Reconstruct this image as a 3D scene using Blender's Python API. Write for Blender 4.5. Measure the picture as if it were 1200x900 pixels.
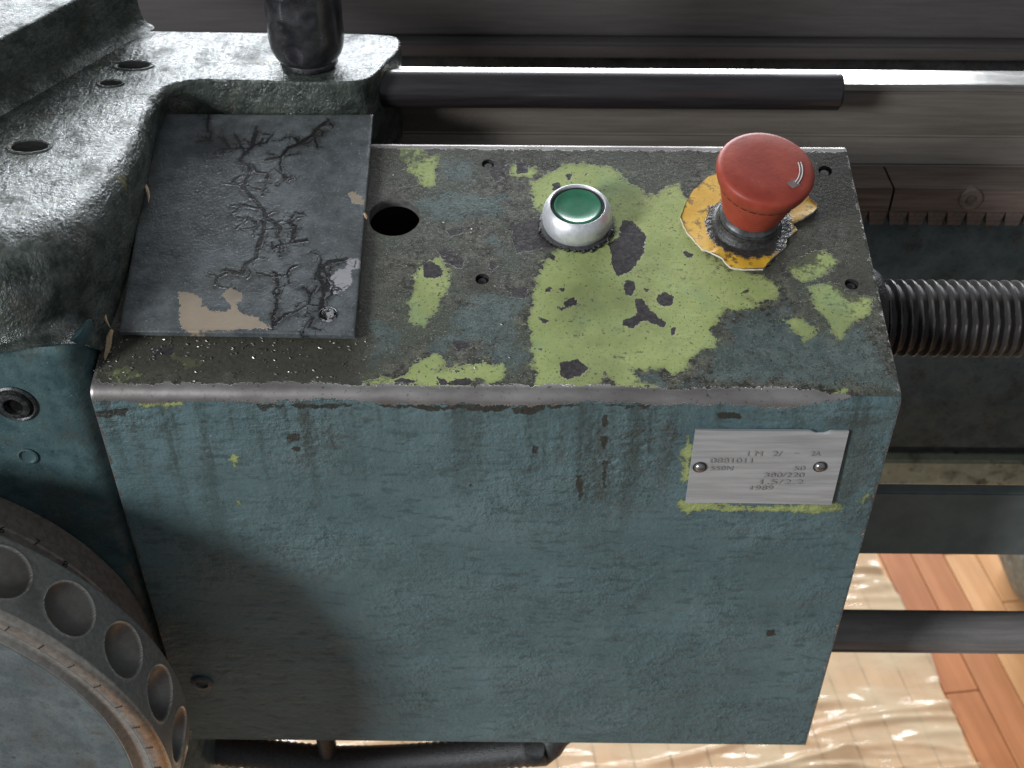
import bpy, bmesh, math, random
import numpy as np
from mathutils import Vector, Matrix
random.seed(7); rng = np.random.default_rng(11)
for o in list(bpy.data.objects): bpy.data.objects.remove(o)
scene = bpy.context.scene
COL = scene.collection
rad = math.radians

# ------------------------------------------------------------------ camera
CAM = np.array([.0093156, -.36852173, .31345677])
PITCH, YAW, ROLL = rad(39.83779), rad(-.381619), rad(.221032)
FPX = 1400.0                                   # focal length in pixels of the 1200 px wide photograph
_cp, _sp = math.cos(PITCH), math.sin(PITCH)
_f = np.array([math.sin(YAW)*_cp, math.cos(YAW)*_cp, -_sp])
_r = np.array([math.cos(YAW), -math.sin(YAW), 0.0]); _u = np.cross(_r, _f)
_r, _u = math.cos(ROLL)*_r + math.sin(ROLL)*_u, -math.sin(ROLL)*_r + math.cos(ROLL)*_u
cd = bpy.data.cameras.new('camera'); cam = bpy.data.objects.new('camera', cd); COL.objects.link(cam)
M = Matrix(((_r[0], _u[0], -_f[0], CAM[0]), (_r[1], _u[1], -_f[1], CAM[1]), (_r[2], _u[2], -_f[2], CAM[2]), (0, 0, 0, 1)))
cam.matrix_world = M
cd.sensor_fit = 'HORIZONTAL'; cd.sensor_width = 36.0; cd.lens = 36.0*FPX/1200.0
cd.clip_start = .01; cd.clip_end = 50
cd.dof.use_dof = True; cd.dof.focus_distance = .50; cd.dof.aperture_fstop = 20.0
scene.camera = cam
scene.render.resolution_x = 1024; scene.render.resolution_y = 768
scene.render.engine = 'CYCLES'

# ------------------------------------------------------------------ light (workshop interior, daylight through windows)
wd = bpy.data.worlds.new('World'); scene.world = wd; wd.use_nodes = True
bg = wd.node_tree.nodes['Background']; bg.inputs[0].default_value = (.86, .93, 1.0, 1); bg.inputs[1].default_value = .29
def area(name, loc, target, sx, sy, power, col):
    l = bpy.data.lights.new(name, 'AREA'); l.shape = 'RECTANGLE'; l.size = sx; l.size_y = sy; l.energy = power; l.color = col
    o = bpy.data.objects.new(name, l); COL.objects.link(o); o.location = loc
    o.rotation_euler = (Vector(target)-Vector(loc)).to_track_quat('-Z', 'Y').to_euler(); return o
area('rear_window_light', (-.3, 3.2, 1.38), (0, .2, 0), 3.2, .70, 250, (.90, .95, 1.0))
kd = Vector((-.80, -.62, .35)).normalized()*3.0
area('side_window_light', tuple(kd), (-.1, 0, -.05), .62, .62, 106, (.93, .97, 1.0))
vs = scene.view_settings; vs.view_transform = 'Standard'; vs.look = 'None'; vs.exposure = .12; vs.gamma = 1; vs.use_curve_mapping = False

# ------------------------------------------------------------------ photo pixel -> place
def ray(x, y): return _f + (x-600)/FPX*_r - (y-450)/FPX*_u
def at(x, y, n, d):
    n = np.array(n, float); v = ray(x, y); return CAM + v*((d-n@CAM)/(n@v))
def atY(x, y, Y): return at(x, y, (0, 1, 0), Y)
def atZ(x, y, Z): return at(x, y, (0, 0, 1), Z)
TILT = rad(14.0467); CT, ST = math.cos(TILT), math.sin(TILT)
NP = np.array([0, -ST, CT])
def pan(x, y, h=0.0):                          # point of the sloping panel (u, v) seen at a pixel
    P = at(x, y, NP, h) - NP*h; return (P[0], P[1]/CT)
def pw(u, v, h=0.0): return (u, v*CT-h*ST, v*ST+h*CT)

# ------------------------------------------------------------------ helpers
def wloc(o):
    v = Vector((0, 0, 0))
    while o is not None: v += o.location; o = o.parent
    return v
def tag(o, label=None, cat=None, group=None, kind=None):
    if label: o['label'] = label
    if cat: o['category'] = cat
    if group: o['group'] = group
    if kind: o['kind'] = kind
    return o
def empty(name, loc, label=None, cat=None, kind=None, parent=None):
    o = bpy.data.objects.new(name, None); COL.objects.link(o); o.empty_display_size = .02
    if parent is not None: o.parent = parent; o.location = Vector(loc)-wloc(parent)
    else: o.location = loc
    return tag(o, label, cat, None, kind)
def mobj(name, verts, faces, mat, parent=None, origin=None, smooth=True, angle=None):
    """mesh object from WORLD coordinates"""
    V = np.asarray(verts, float)
    if origin is None: origin = V.mean(0) if parent is None else np.array(wloc(parent))
    me = bpy.data.meshes.new(name)
    me.from_pydata((V-np.asarray(origin)).tolist(), [], faces)
    if smooth:
        me.polygons.foreach_set('use_smooth', [True]*len(me.polygons))
    me.materials.append(mat)
    if angle is not None and smooth: me.set_sharp_from_angle(angle=rad(angle))
    me.update()
    o = bpy.data.objects.new(name, me); COL.objects.link(o)
    if parent is not None: o.parent = parent; o.location = Vector(origin)-wloc(parent)
    else: o.location = origin
    return o
def fattr(o, name, vals):
    a = o.data.attributes.new(name, 'FLOAT', 'POINT'); a.data.foreach_set('value', np.asarray(vals, np.float32))
class MB:
    def __init__(s): s.v = []; s.f = []
    def add(s, V, F):
        n = len(s.v); s.v += [tuple(map(float, p)) for p in V]; s.f += [tuple(i+n for i in f) for f in F]; return s
    def box(s, a, b, bev=0.0):
        (x0, y0, z0), (x1, y1, z1) = a, b
        if bev <= 0:
            V = [(x, y, z) for x in (x0, x1) for y in (y0, y1) for z in (z0, z1)]
            return s.add(V, [(0, 1, 3, 2), (4, 6, 7, 5), (0, 4, 5, 1), (2, 3, 7, 6), (0, 2, 6, 4), (1, 5, 7, 3)])
        bm = bmesh.new(); bmesh.ops.create_cube(bm, size=1)
        for v in bm.verts: v.co = Vector(((x0+x1)/2+v.co.x*(x1-x0), (y0+y1)/2+v.co.y*(y1-y0), (z0+z1)/2+v.co.z*(z1-z0)))
        bmesh.ops.bevel(bm, geom=list(bm.edges), offset=bev, segments=3, affect='EDGES', profile=.6)
        bm.verts.index_update(); s.add([v.co for v in bm.verts], [[v.index for v in f.verts] for f in bm.faces]); bm.free(); return s
    def rev(s, prof, origin, axis, n=48, ref=(1, 0, 0), cap0=False, cap1=False):
        """revolve (radius, height) about an axis"""
        ax = Vector(axis).normalized(); e1 = (Vector(ref)-ax*Vector(ref).dot(ax)).normalized(); e2 = ax.cross(e1); O = Vector(origin)
        V = []; F = []
        for (r, h) in prof:
            for k in range(n):
                a = 2*math.pi*k/n; V.append(O+ax*h+(e1*math.cos(a)+e2*math.sin(a))*r)
        for i in range(len(prof)-1):
            for k in range(n):
                F.append((i*n+k, i*n+(k+1) % n, (i+1)*n+(k+1) % n, (i+1)*n+k))
        if cap0: F.append(tuple(range(n-1, -1, -1)))
        if cap1: F.append(tuple((len(prof)-1)*n+k for k in range(n)))
        return s.add(V, F)
    def tube(s, pts, r, n=12, caps=True):
        pts = [Vector(p) for p in pts]; V = []; F = []; up = Vector((0, 0, 1)); m = len(pts)
        for i, p in enumerate(pts):
            t = (pts[min(i+1, m-1)]-pts[max(i-1, 0)]).normalized()
            if abs(t.dot(up)) > .95: up = Vector((0, 1, 0))
            a = t.cross(up).normalized(); b = t.cross(a); rr = r(i/(m-1)) if callable(r) else r
            for k in range(n):
                w = 2*math.pi*k/n; V.append(p+(a*math.cos(w)+b*math.sin(w))*rr)
        for i in range(m-1):
            for k in range(n): F.append((i*n+k, (i+1)*n+k, (i+1)*n+(k+1) % n, i*n+(k+1) % n))
        if caps: F.append(tuple(range(n))); F.append(tuple((m-1)*n+k for k in range(n-1, -1, -1)))
        return s.add(V, F)
    def grid(s, P, flip=False):
        P = np.asarray(P); a, b = P.shape[:2]
        F = [(i*b+j, i*b+j+1, (i+1)*b+j+1, (i+1)*b+j) for i in range(a-1) for j in range(b-1)]
        if flip: F = [f[::-1] for f in F]
        return s.add(P.reshape(-1, 3), F)
    def build(s, name, mat, parent=None, origin=None, smooth=True, angle=35):
        return mobj(name, s.v, s.f, mat, parent, origin, smooth, angle)
def sdf(pts, polys):
    """signed distance in mm, positive inside the union of the polygons"""
    out = np.full(len(pts), -1e9)
    for poly in polys:
        P = np.asarray(poly, float); lo = P.min(0)-.012; hi = P.max(0)+.012
        sel = np.where(((pts > lo) & (pts < hi)).all(1))[0]
        if not len(sel): continue
        q = pts[sel]; d = np.full(len(q), 1e9); ins = np.zeros(len(q), bool)
        for i in range(len(P)):
            a, b = P[i], P[(i+1) % len(P)]; ab = b-a; L = max(ab@ab, 1e-16)
            t = np.clip(((q-a)@ab)/L, 0, 1); d = np.minimum(d, np.hypot(*(q-a-t[:, None]*ab).T))
            c = (a[1] > q[:, 1]) != (b[1] > q[:, 1])
            with np.errstate(divide='ignore', invalid='ignore'):
                xi = (b[0]-a[0])*(q[:, 1]-a[1])/(b[1]-a[1])+a[0]
            ins ^= c & (q[:, 0] < xi)
        out[sel] = np.maximum(out[sel], np.where(ins, d, -d))
    return np.clip(out*1000, -12, 12)
def ldist(pts, lines):
    out = np.full(len(pts), 1e9)
    for ln in lines:
        P = np.asarray(ln, float)
        lo = P.min(0)-.006; hi = P.max(0)+.006
        sel = np.where(((pts > lo) & (pts < hi)).all(1))[0]
        if not len(sel): continue
        q = pts[sel]; d = np.full(len(q), 1e9)
        for a, b in zip(P[:-1], P[1:]):
            ab = b-a; L = max(ab@ab, 1e-16); t = np.clip(((q-a)@ab)/L, 0, 1); d = np.minimum(d, np.hypot(*(q-a-t[:, None]*ab).T))
        out[sel] = np.minimum(out[sel], d)
    return np.clip(out*1000, 0, 6)
def disc_poly(c, r, n=10, wob=.15):
    return [(c[0]+r*(1+wob*random.uniform(-1, 1))*math.cos(2*math.pi*k/n), c[1]+r*(1+wob*random.uniform(-1, 1))*math.sin(2*math.pi*k/n)) for k in range(n)]

# ------------------------------------------------------------------ material node helper
class NT:
    def __init__(s, name):
        s.m = bpy.data.materials.new(name); s.m.use_nodes = True; s.t = s.m.node_tree
        s.b = s.t.nodes['Principled BSDF']; s.tc = s.t.nodes.new('ShaderNodeTexCoord')
        s.obj = s.tc.outputs['Object']
    def lk(s, a, sock):
        if isinstance(a, (int, float)): sock.default_value = a
        elif isinstance(a, (tuple, list)): sock.default_value = tuple(a)+((1,) if len(a) == 3 and sock.type == 'RGBA' else ())
        else: s.t.links.new(a, sock)
    def attr(s, n):
        k = s.t.nodes.new('ShaderNodeAttribute'); k.attribute_name = n; return k.outputs['Fac']
    def mapv(s, sc, vec=None, rot=(0, 0, 0), loc=(0, 0, 0)):
        k = s.t.nodes.new('ShaderNodeMapping'); s.lk(vec or s.obj, k.inputs[0]); k.inputs[3].default_value = sc; k.inputs[2].default_value = rot; k.inputs[1].default_value = loc; return k.outputs[0]
    def noise(s, scale, detail=4, rough=.55, vec=None, dist=0.0):
        k = s.t.nodes.new('ShaderNodeTexNoise'); s.lk(vec or s.obj, k.inputs['Vector']); k.inputs['Scale'].default_value = scale; k.inputs['Detail'].default_value = detail; k.inputs['Roughness'].default_value = rough; k.inputs['Distortion'].default_value = dist
        return k.outputs['Fac']
    def vor(s, scale, vec=None, feat='F1', rnd=1.0):
        k = s.t.nodes.new('ShaderNodeTexVoronoi'); k.feature = feat; s.lk(vec or s.obj, k.inputs['Vector']); k.inputs['Scale'].default_value = scale; k.inputs['Randomness'].default_value = rnd; return k.outputs['Distance']
    def mt(s, op, a, b=0.0, c=None, clamp=False):
        k = s.t.nodes.new('ShaderNodeMath'); k.operation = op; k.use_clamp = clamp; s.lk(a, k.inputs[0]); s.lk(b, k.inputs[1])
        if c is not None: s.lk(c, k.inputs[2])
        return k.outputs[0]
    def ss(s, x, lo, hi, to0=0.0, to1=1.0):
        k = s.t.nodes.new('ShaderNodeMapRange'); k.interpolation_type = 'SMOOTHSTEP'; s.lk(x, k.inputs[0])
        k.inputs[1].default_value = lo; k.inputs[2].default_value = hi; k.inputs[3].default_value = to0; k.inputs[4].default_value = to1; return k.outputs[0]
    def mix(s, f, a, b):
        k = s.t.nodes.new('ShaderNodeMix'); k.data_type = 'RGBA'; s.lk(f, k.inputs[0]); s.lk(a, k.inputs[6]); s.lk(b, k.inputs[7]); return k.outputs[2]
    def mixf(s, f, a, b):
        k = s.t.nodes.new('ShaderNodeMix'); k.data_type = 'FLOAT'; s.lk(f, k.inputs[0]); s.lk(a, k.inputs[2]); s.lk(b, k.inputs[3]); return k.outputs[0]
    def mulc(s, a, f):
        k = s.t.nodes.new('ShaderNodeMix'); k.data_type = 'RGBA'; k.blend_type = 'MULTIPLY'; k.inputs[0].default_value = 1; s.lk(a, k.inputs[6]); s.lk(f, k.inputs[7]); return k.outputs[2]
    def bump(s, h, dist=.001, strength=1.0):
        k = s.t.nodes.new('ShaderNodeBump'); k.inputs['Strength'].default_value = strength; k.inputs['Distance'].default_value = dist; s.lk(h, k.inputs['Height']); s.t.links.new(k.outputs[0], s.b.inputs['Normal'])
    def out(s, col, rough=.5, metal=0.0, spec=None, coat=None):
        s.lk(col, s.b.inputs['Base Color']); s.lk(rough, s.b.inputs['Roughness']); s.lk(metal, s.b.inputs['Metallic'])
        if spec is not None: s.lk(spec, s.b.inputs['Specular IOR Level'])
        if coat is not None: s.lk(coat, s.b.inputs['Coat Weight']); s.b.inputs['Coat Roughness'].default_value = .25
        return s.m

# ------------------------------------------------------------------ materials
def mat_body():
    """worn multi-layer paint; layer outlines come from distance attributes in mm, ragged by noise"""
    n = NT('worn_paint')
    g, d, b, t, w, e = (n.attr(k) for k in ('green', 'chip', 'bare', 'teal', 'grime', 'front'))
    fine = n.noise(520, 5, .65); med = n.noise(160, 4, .6); big = n.noise(38, 3, .55); micro = n.noise(1500, 3, .6); blot = n.noise(75, 5, .68)
    f0 = n.mt('SUBTRACT', fine, .5); m0 = n.mt('SUBTRACT', med, .5); b0 = n.mt('SUBTRACT', blot, .5)
    rag = n.mt('ADD', n.mt('MULTIPLY', f0, 6.5), n.mt('MULTIPLY', m0, 8.5))
    gm = n.ss(n.mt('ADD', g, rag), -.12, .12)
    # small random flakes missing from the green
    fl = n.ss(n.mt('ADD', n.noise(230, 3, .5), n.mt('MULTIPLY', n.ss(g, 0, 7), -.10)), .655, .67)
    gm = n.mt('MULTIPLY', gm, n.mt('SUBTRACT', 1.0, n.mt('MULTIPLY', fl, n.ss(e, .4, .6, 1, .0))))
    cm = n.ss(n.mt('ADD', d, n.mt('ADD', n.mt('MULTIPLY', f0, 3.4), n.mt('MULTIPLY', m0, 3.2))), -.1, .1)
    bm_ = n.ss(n.mt('ADD', b, n.mt('ADD', n.mt('MULTIPLY', f0, 6.0), n.mt('MULTIPLY', m0, 5.0))), -.15, .15)
    tm = n.ss(n.mt('ADD', t, n.mt('ADD', n.mt('MULTIPLY', b0, 40.0), n.mt('MULTIPLY', f0, 26.0))), -2.0, 3.0)
    # colours
    base = n.mix(n.ss(n.mt('ADD', n.mt('MULTIPLY', med, .5), n.mt('MULTIPLY', fine, .5)), .36, .64), (.022, .021, .016), (.112, .107, .088))
    base = n.mix(n.ss(big, .40, .66), base, (.060, .065, .050))
    sp = n.ss(micro, .60, .72); base = n.mix(sp, base, (.27, .27, .245)); base = n.mix(n.ss(micro, .40, .30), base, (.010, .010, .008))
    tealc = n.mix(n.ss(med, .3, .7), (.056, .080, .077), (.096, .126, .121))
    tealc = n.mix(n.ss(fine, .50, .66), tealc, (.040, .046, .040)); tealc = n.mix(n.ss(micro, .58, .70, 0, .7), tealc, (.20, .225, .215))
    frontc = n.mix(n.ss(n.noise(26, 4, .6, n.mapv((.45, 1, 1))), .35, .68), (.062, .102, .109), (.086, .131, .139))
    frontc = n.mix(n.ss(fine, .54, .72, 0, .5), frontc, (.115, .175, .185))
    frontc = n.mix(n.ss(n.noise(240, 4, .6, n.mapv((.12, 1, 1))), .56, .70, 0, .45), frontc, (.040, .070, .076))
    frontc = n.mix(n.ss(n.noise(330, 2, .5), .70, .76, 0, .5), frontc, (.028, .045, .045))
    rp = n.noise(210, 4, .6, n.mapv((.55, 1, 1.5)))
    frontc = n.mix(n.ss(rp, .46, .34, 0, .55), frontc, (.030, .052, .055))
    frontc = n.mix(n.ss(n.noise(14, 4, .6), .48, .70, 0, .5), frontc, (.058, .090, .090))
    greenc = n.mix(n.ss(blot, .35, .68), (.245, .288, .108), (.305, .342, .138))
    greenc = n.mix(n.ss(big, .52, .74, 0, .5), greenc, (.155, .238, .125))
    greenc = n.mix(n.ss(n.noise(310, 5, .7), .60, .76, 0, .6), greenc, (.11, .125, .05))
    greenc = n.mix(n.ss(n.noise(22, 4, .6), .50, .72, 0, .45), greenc, (.125, .135, .062))
    scr = n.ss(n.noise(420, 2, .5, n.mapv((.03, 1, 1), rot=(0, 0, .5))), .70, .74)
    greenc = n.mix(n.mt('MULTIPLY', scr, .5), greenc, (.33, .36, .19))
    greenc = n.mix(n.mt('MULTIPLY', n.ss(n.mt('ADD', g, n.mt('MULTIPLY', rag, .8)), 2.2, .1), .38), greenc, (.085, .088, .045))
    lay = n.mix(n.mt('MULTIPLY', tm, .8), base, tealc)
    ghost = n.mt('MULTIPLY', n.ss(n.mt('ADD', g, n.mt('MULTIPLY', rag, 2.2)), -2.6, 1.0), n.ss(fine, .42, .62))
    lay = n.mix(n.mt('MULTIPLY', ghost, .50), lay, (.125, .138, .060))
    lay = n.mix(n.ss(e, .4, .6), lay, frontc)
    # grime film: oily brown-black, clings where the attribute says hands and swarf left it
    wm = n.ss(n.mt('ADD', w, n.mt('ADD', n.mt('MULTIPLY', b0, 1.5), n.mt('MULTIPLY', f0, 1.6))), .16, .62)
    col = n.mix(gm, lay, greenc)
    col = n.mix(n.mt('MULTIPLY', wm, n.ss(e, .4, .6, .90, .50)), col, n.mix(fine, (.018, .018, .014), (.074, .069, .054)))
    grit = n.mt('MULTIPLY', n.ss(n.noise(820, 3, .6), .61, .68), n.ss(e, .4, .6, .75, .25)); col = n.mix(grit, col, (.012, .011, .009))
    run = n.mt('MULTIPLY', n.attr('runs'), n.ss(n.mt('ADD', n.noise(120, 4, .6, n.mapv((1, 1, .05))), n.mt('MULTIPLY', f0, .45)), .47, .66)); col = n.mix(n.mt('MULTIPLY', run, .62), col, (.026, .034, .028))
    chipshadec = n.mix(n.ss(fine, .42, .68), (.030, .026, .027), (.058, .050, .050)); chipshadec = n.mix(n.ss(e, .4, .6), chipshadec, n.mix(fine, (.014, .017, .015), (.036, .038, .032)))
    col = n.mix(cm, col, chipshadec)  # chips, and on the front also the painted shadow line below the bead
    edge = n.mt('MULTIPLY', n.ss(n.mt('ADD', d, n.mt('ADD', n.mt('MULTIPLY', f0, 3.4), n.mt('MULTIPLY', m0, 3.2))), -.5, -.1), n.mt('SUBTRACT', 1.0, cm))
    col = n.mix(n.mt('MULTIPLY', n.mt('MULTIPLY', edge, gm), .35), col, (.30, .33, .17))
    metc = n.mix(n.ss(n.noise(60, 4, .6, n.mapv((.4, 1, 1))), .35, .7), (.20, .180, .172), (.35, .325, .31))
    metc = n.mix(n.ss(fine, .58, .72, 0, .85), metc, (.085, .066, .058))
    col = n.mix(bm_, col, metc)
    rough = n.mixf(gm, n.mixf(fine, .27, .42), n.mixf(fine, .30, .42))
    rough = n.mixf(n.ss(e, .4, .6), rough, n.mixf(fine, .42, .58))
    rough = n.mixf(bm_, rough, n.mixf(med, .30, .46))
    metal = n.mt('MULTIPLY', bm_, .75)
    # relief in mm
    ripple = n.noise(210, 4, .6, n.mapv((.55, 1, 1.5))); lump = n.mt('MULTIPLY', n.ss(n.noise(24, 2), .45, .62), n.noise(300, 3, .55))
    hf = n.mt('ADD', n.mt('MULTIPLY', ripple, 1.3), n.mt('MULTIPLY', lump, 1.8))
    hf = n.mt('ADD', hf, n.mt('MULTIPLY', n.noise(480, 4, .62), 1.15))
    hf = n.mt('ADD', hf, n.mt('MULTIPLY', n.noise(330, 2, .5, n.mapv((.07, 1, 1))), .55))
    hf = n.mt('MULTIPLY', hf, n.ss(n.noise(17, 3, .6), .36, .64, .38, 1.0))
    hp = n.mt('ADD', n.mt('MULTIPLY', fine, .26), n.mt('MULTIPLY', micro, .12))
    hp = n.mixf(gm, hp, n.mt('ADD', n.mt('MULTIPLY', med, .2), n.mt('MULTIPLY', fine, .15)))
    h = n.mixf(n.ss(e, .4, .6), hp, hf)
    h = n.mt('ADD', h, n.mt('MULTIPLY', gm, .40))
    h = n.mt('SUBTRACT', h, n.mt('MULTIPLY', cm, .30))
    h = n.mixf(bm_, h, n.mt('MULTIPLY', med, .10))
    n.bump(n.mt('MULTIPLY', h, 1.0), .001, .8)
    return n.out(col, rough, metal, n.ss(e, .4, .6, .17, .35))
def mat_cast(name='oily_casting', c0=(.030, .040, .037), c1=(.075, .090, .082), patch=(.12, .125, .06), r0=.30, r1=.5, relief=.5, patch_at=.63, spec=.6):
    n = NT(name); fine = n.noise(420, 5, .65); med = n.noise(110, 4, .6); big = n.noise(28, 4, .6)
    col = n.mix(n.ss(med, .3, .7), c0, c1)
    col = n.mix(n.ss(n.noise(48, 5, .68), patch_at, patch_at+.05), col, patch)
    col = n.mix(n.ss(fine, .60, .72, 0, .7), col, (.02, .02, .018))
    col = n.mix(n.ss(n.noise(900, 2), .68, .74, 0, .6), col, (.20, .20, .19))
    col = n.mix(n.ss(n.noise(55, 5, .7), .50, .66, 0, .6), col, (.034, .028, .021))
    streak = n.noise(260, 4, .62, n.mapv((1, .45, 1), rot=(0, 0, .35)))
    h = n.mt('ADD', n.mt('MULTIPLY', streak, relief), n.mt('MULTIPLY', n.noise(750, 4, .65), relief*.55))
    h = n.mt('ADD', h, n.mt('MULTIPLY', n.noise(95, 3), relief*.8))
    n.bump(h, .001, .9)
    pit = n.ss(n.noise(430, 4, .62), .62, .46, .38, 1); spm = n.mt('MULTIPLY', n.mt('MULTIPLY', pit, n.ss(n.noise(60, 5, .65), .64, .44, .15, 1)), spec)
    return n.out(col, n.mixf(n.ss(big, .35, .65), r0, r1), 0, spm)
def mat_steel(name, c0, c1, rough=.35, metal=.85, along=True, relief=.08, dirt=.5, dcol=(.03, .025, .022)):
    n = NT(name); v = n.mapv((.06, 1, 1)) if along else n.obj
    st = n.noise(420, 4, .6, v); med = n.noise(45, 4, .62, n.mapv((.35, 1, 1))); fine = n.noise(600, 4, .6)
    col = n.mix(n.ss(st, .3, .7), c0, c1)
    dm = n.ss(n.mt('ADD', med, n.mt('MULTIPLY', n.mt('SUBTRACT', fine, .5), .25)), .50, .68, 0, dirt)
    col = n.mix(dm, col, dcol)
    n.bump(n.mt('ADD', n.mt('MULTIPLY', st, relief), n.mt('MULTIPLY', fine, relief*.6)), .001, .8)
    return n.out(col, n.mixf(dm, rough, min(1, rough+.25)), n.mt('MULTIPLY', n.mt('SUBTRACT', 1.0, dm), metal))
def mat_simple(name, c0, c1, rough=.5, metal=0.0, scale=200, relief=.1, spec=.5, rscale=None):
    n = NT(name); x = n.noise(scale, 5, .62); col = n.mix(n.ss(x, .32, .68), c0, c1)
    n.bump(n.mt('MULTIPLY', n.noise(rscale or scale*2, 4, .6), relief), .001, .8)
    return n.out(col, rough, metal, spec)
def mat_plate():
    n = NT('cracked_paint'); k, p, q = n.attr('crack'), n.attr('peel'), n.attr('primer')
    fine = n.noise(620, 5, .65); med = n.noise(130, 4, .6); f0 = n.mt('SUBTRACT', fine, .5); m0 = n.mt('SUBTRACT', med, .5); big = n.noise(30, 3)
    rag = n.mt('ADD', n.mt('MULTIPLY', f0, 4.5), n.mt('MULTIPLY', m0, 5.0))
    pm = n.ss(n.mt('ADD', p, rag), -.1, .1); qm = n.ss(n.mt('ADD', q, rag), -.1, .1)
    km = n.ss(n.mt('ADD', k, n.mt('ADD', n.mt('MULTIPLY', f0, 2.2), n.mt('MULTIPLY', m0, 1.6))), .20, .70, 1, 0)
    hair = n.ss(n.mt('ADD', n.vor(150, n.mapv((1, 1, 1), n.obj), 'DISTANCE_TO_EDGE'), n.mt('MULTIPLY', f0, .22)), .0, .035, 1, 0)
    km = n.mt('MAXIMUM', km, n.mt('MULTIPLY', n.mt('MULTIPLY', hair, n.ss(k, .5, 4.5, 1, 0)), .8))
    km = n.mt('MULTIPLY', km, n.mt('SUBTRACT', 1.0, pm))
    col = n.mix(n.ss(med, .3, .7), (.054, .060, .063), (.100, .109, .114))
    col = n.mix(n.ss(n.noise(60, 5, .65), .5, .68, 0, .6), col, (.062, .066, .062))
    col = n.mix(n.ss(fine, .56, .70, 0, .6), col, (.035, .037, .036)); col = n.mix(n.ss(n.noise(900, 3, .6), .60, .70, 0, .6), col, (.22, .235, .245))
    col = n.mix(pm, col, n.mix(med, (.19, .145, .10), (.26, .21, .155)))
    col = n.mix(qm, col, n.mix(med, (.20, .19, .20), (.27, .26, .27)))
    col = n.mix(n.mt('MULTIPLY', km, .95), col, (.012, .010, .010))
    near = n.ss(n.mt('ADD', k, n.mt('MULTIPLY', m0, 5.0)), .2, 2.6, 1, 0)
    col = n.mix(n.mt('MULTIPLY', n.mt('MULTIPLY', near, .55), n.mt('SUBTRACT', 1.0, n.mt('MAXIMUM', pm, qm))), col, (.022, .021, .019)); col = n.mix(km, col, (.006, .005, .005))
    col = n.mix(n.ss(n.noise(18, 4, .6), .46, .66, 0, .45), col, (.030, .029, .025))
    h = n.mt('ADD', n.mt('MULTIPLY', fine, .24), n.mt('MULTIPLY', med, .22)); h = n.mt('ADD', h, n.mt('MULTIPLY', n.noise(950, 3, .6), .09)); h = n.mt('SUBTRACT', h, n.mt('MULTIPLY', n.ss(k, 0, 1.2, 1, 0), .12))
    h = n.mt('ADD', h, n.mt('MULTIPLY', near, n.mt('MULTIPLY', n.noise(300, 3, .55), .22)))
    hole = n.mt('MAXIMUM', pm, qm)
    h = n.mixf(hole, h, n.mt('SUBTRACT', n.mt('MULTIPLY', fine, .12), .25))
    n.bump(h, .001, .9)
    return n.out(col, n.mixf(hole, n.mixf(med, .24, .34), .6), 0, .32)
M_body = mat_body(); M_plate = mat_plate()
M_saddle = mat_cast('oily_saddle_paint', (.020, .026, .022), (.066, .078, .066), (.14, .13, .050), .17, .34, 1.15, .62, .9)
M_apron = mat_cast('teal_apron_paint', (.030, .055, .060), (.062, .105, .108), (.085, .095, .05), .38, .52, .35, .66, .45)
M_bedpaint = mat_cast('dull_bed_paint', (.085, .112, .116), (.140, .172, .174), (.115, .125, .105), .55, .75, .15, .60, .3)
M_bore = mat_simple('hole_wall', (.09, .085, .08), (.24, .23, .22), .42, .6)
M_black = mat_simple('black_grime', (.010, .010, .010), (.035, .033, .031), .45, 0, 400, .5)
M_void = mat_simple('painted_void_black', (.004, .004, .004), (.010, .009, .009), .95, 0, 300, .5, .03)  # flat black painted in for the darkness inside oil holes and bolt socket
M_tar = mat_simple('black_tarred_steel', (.008, .008, .010), (.030, .028, .030), .26, 0, 120, .35, .8, 150)
M_rod = mat_steel('blackened_rod', (.014, .012, .013), (.026, .022, .023), .28, .15, True, .05, .5, (.012, .010, .010))
M_way = mat_steel('ground_way', (.40, .38, .36), (.62, .60, .57), .22, .9, True, .03, .25)
M_side = mat_steel('bed_side_steel', (.135, .114, .096), (.175, .150, .127), .50, .45, True, .05, .45, (.045, .037, .032))
M_rear = mat_steel('rear_way_steel', (.062, .054, .055), (.080, .071, .071), .55, .3, True, .05, .5, (.040, .036, .038))
M_rack = mat_steel('rack_steel', (.10, .073, .062), (.17, .13, .11), .5, .3, True, .08, .5, (.022, .014, .014))
def mat_thread():
    n = NT('lead_screw_steel'); c = n.attr('crest'); f = n.noise(400, 4, .6); m = n.noise(60, 3)
    k = n.ss(n.mt('ADD', c, n.mt('MULTIPLY', n.mt('SUBTRACT', f, .5), .5)), .70, 1.0)
    col = n.mix(k, n.mix(f, (.010, .008, .008), (.022, .018, .017)), n.mix(n.ss(m, .35, .65), (.040, .035, .031), (.080, .070, .062)))
    n.bump(n.mt('MULTIPLY', f, .08), .001, .7); return n.out(col, n.mixf(k, .6, .42), n.mt('MULTIPLY', k, .5))
M_screw = mat_thread()
M_guard = mat_simple('grey_green_guard', (.10, .116, .108), (.13, .148, .139), .6, 0, 60, .05, .35)
M_feed = mat_steel('dark_feed_rod', (.125, .114, .108), (.17, .156, .147), .66, .1, True, .04, .4, (.075, .068, .066))
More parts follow.
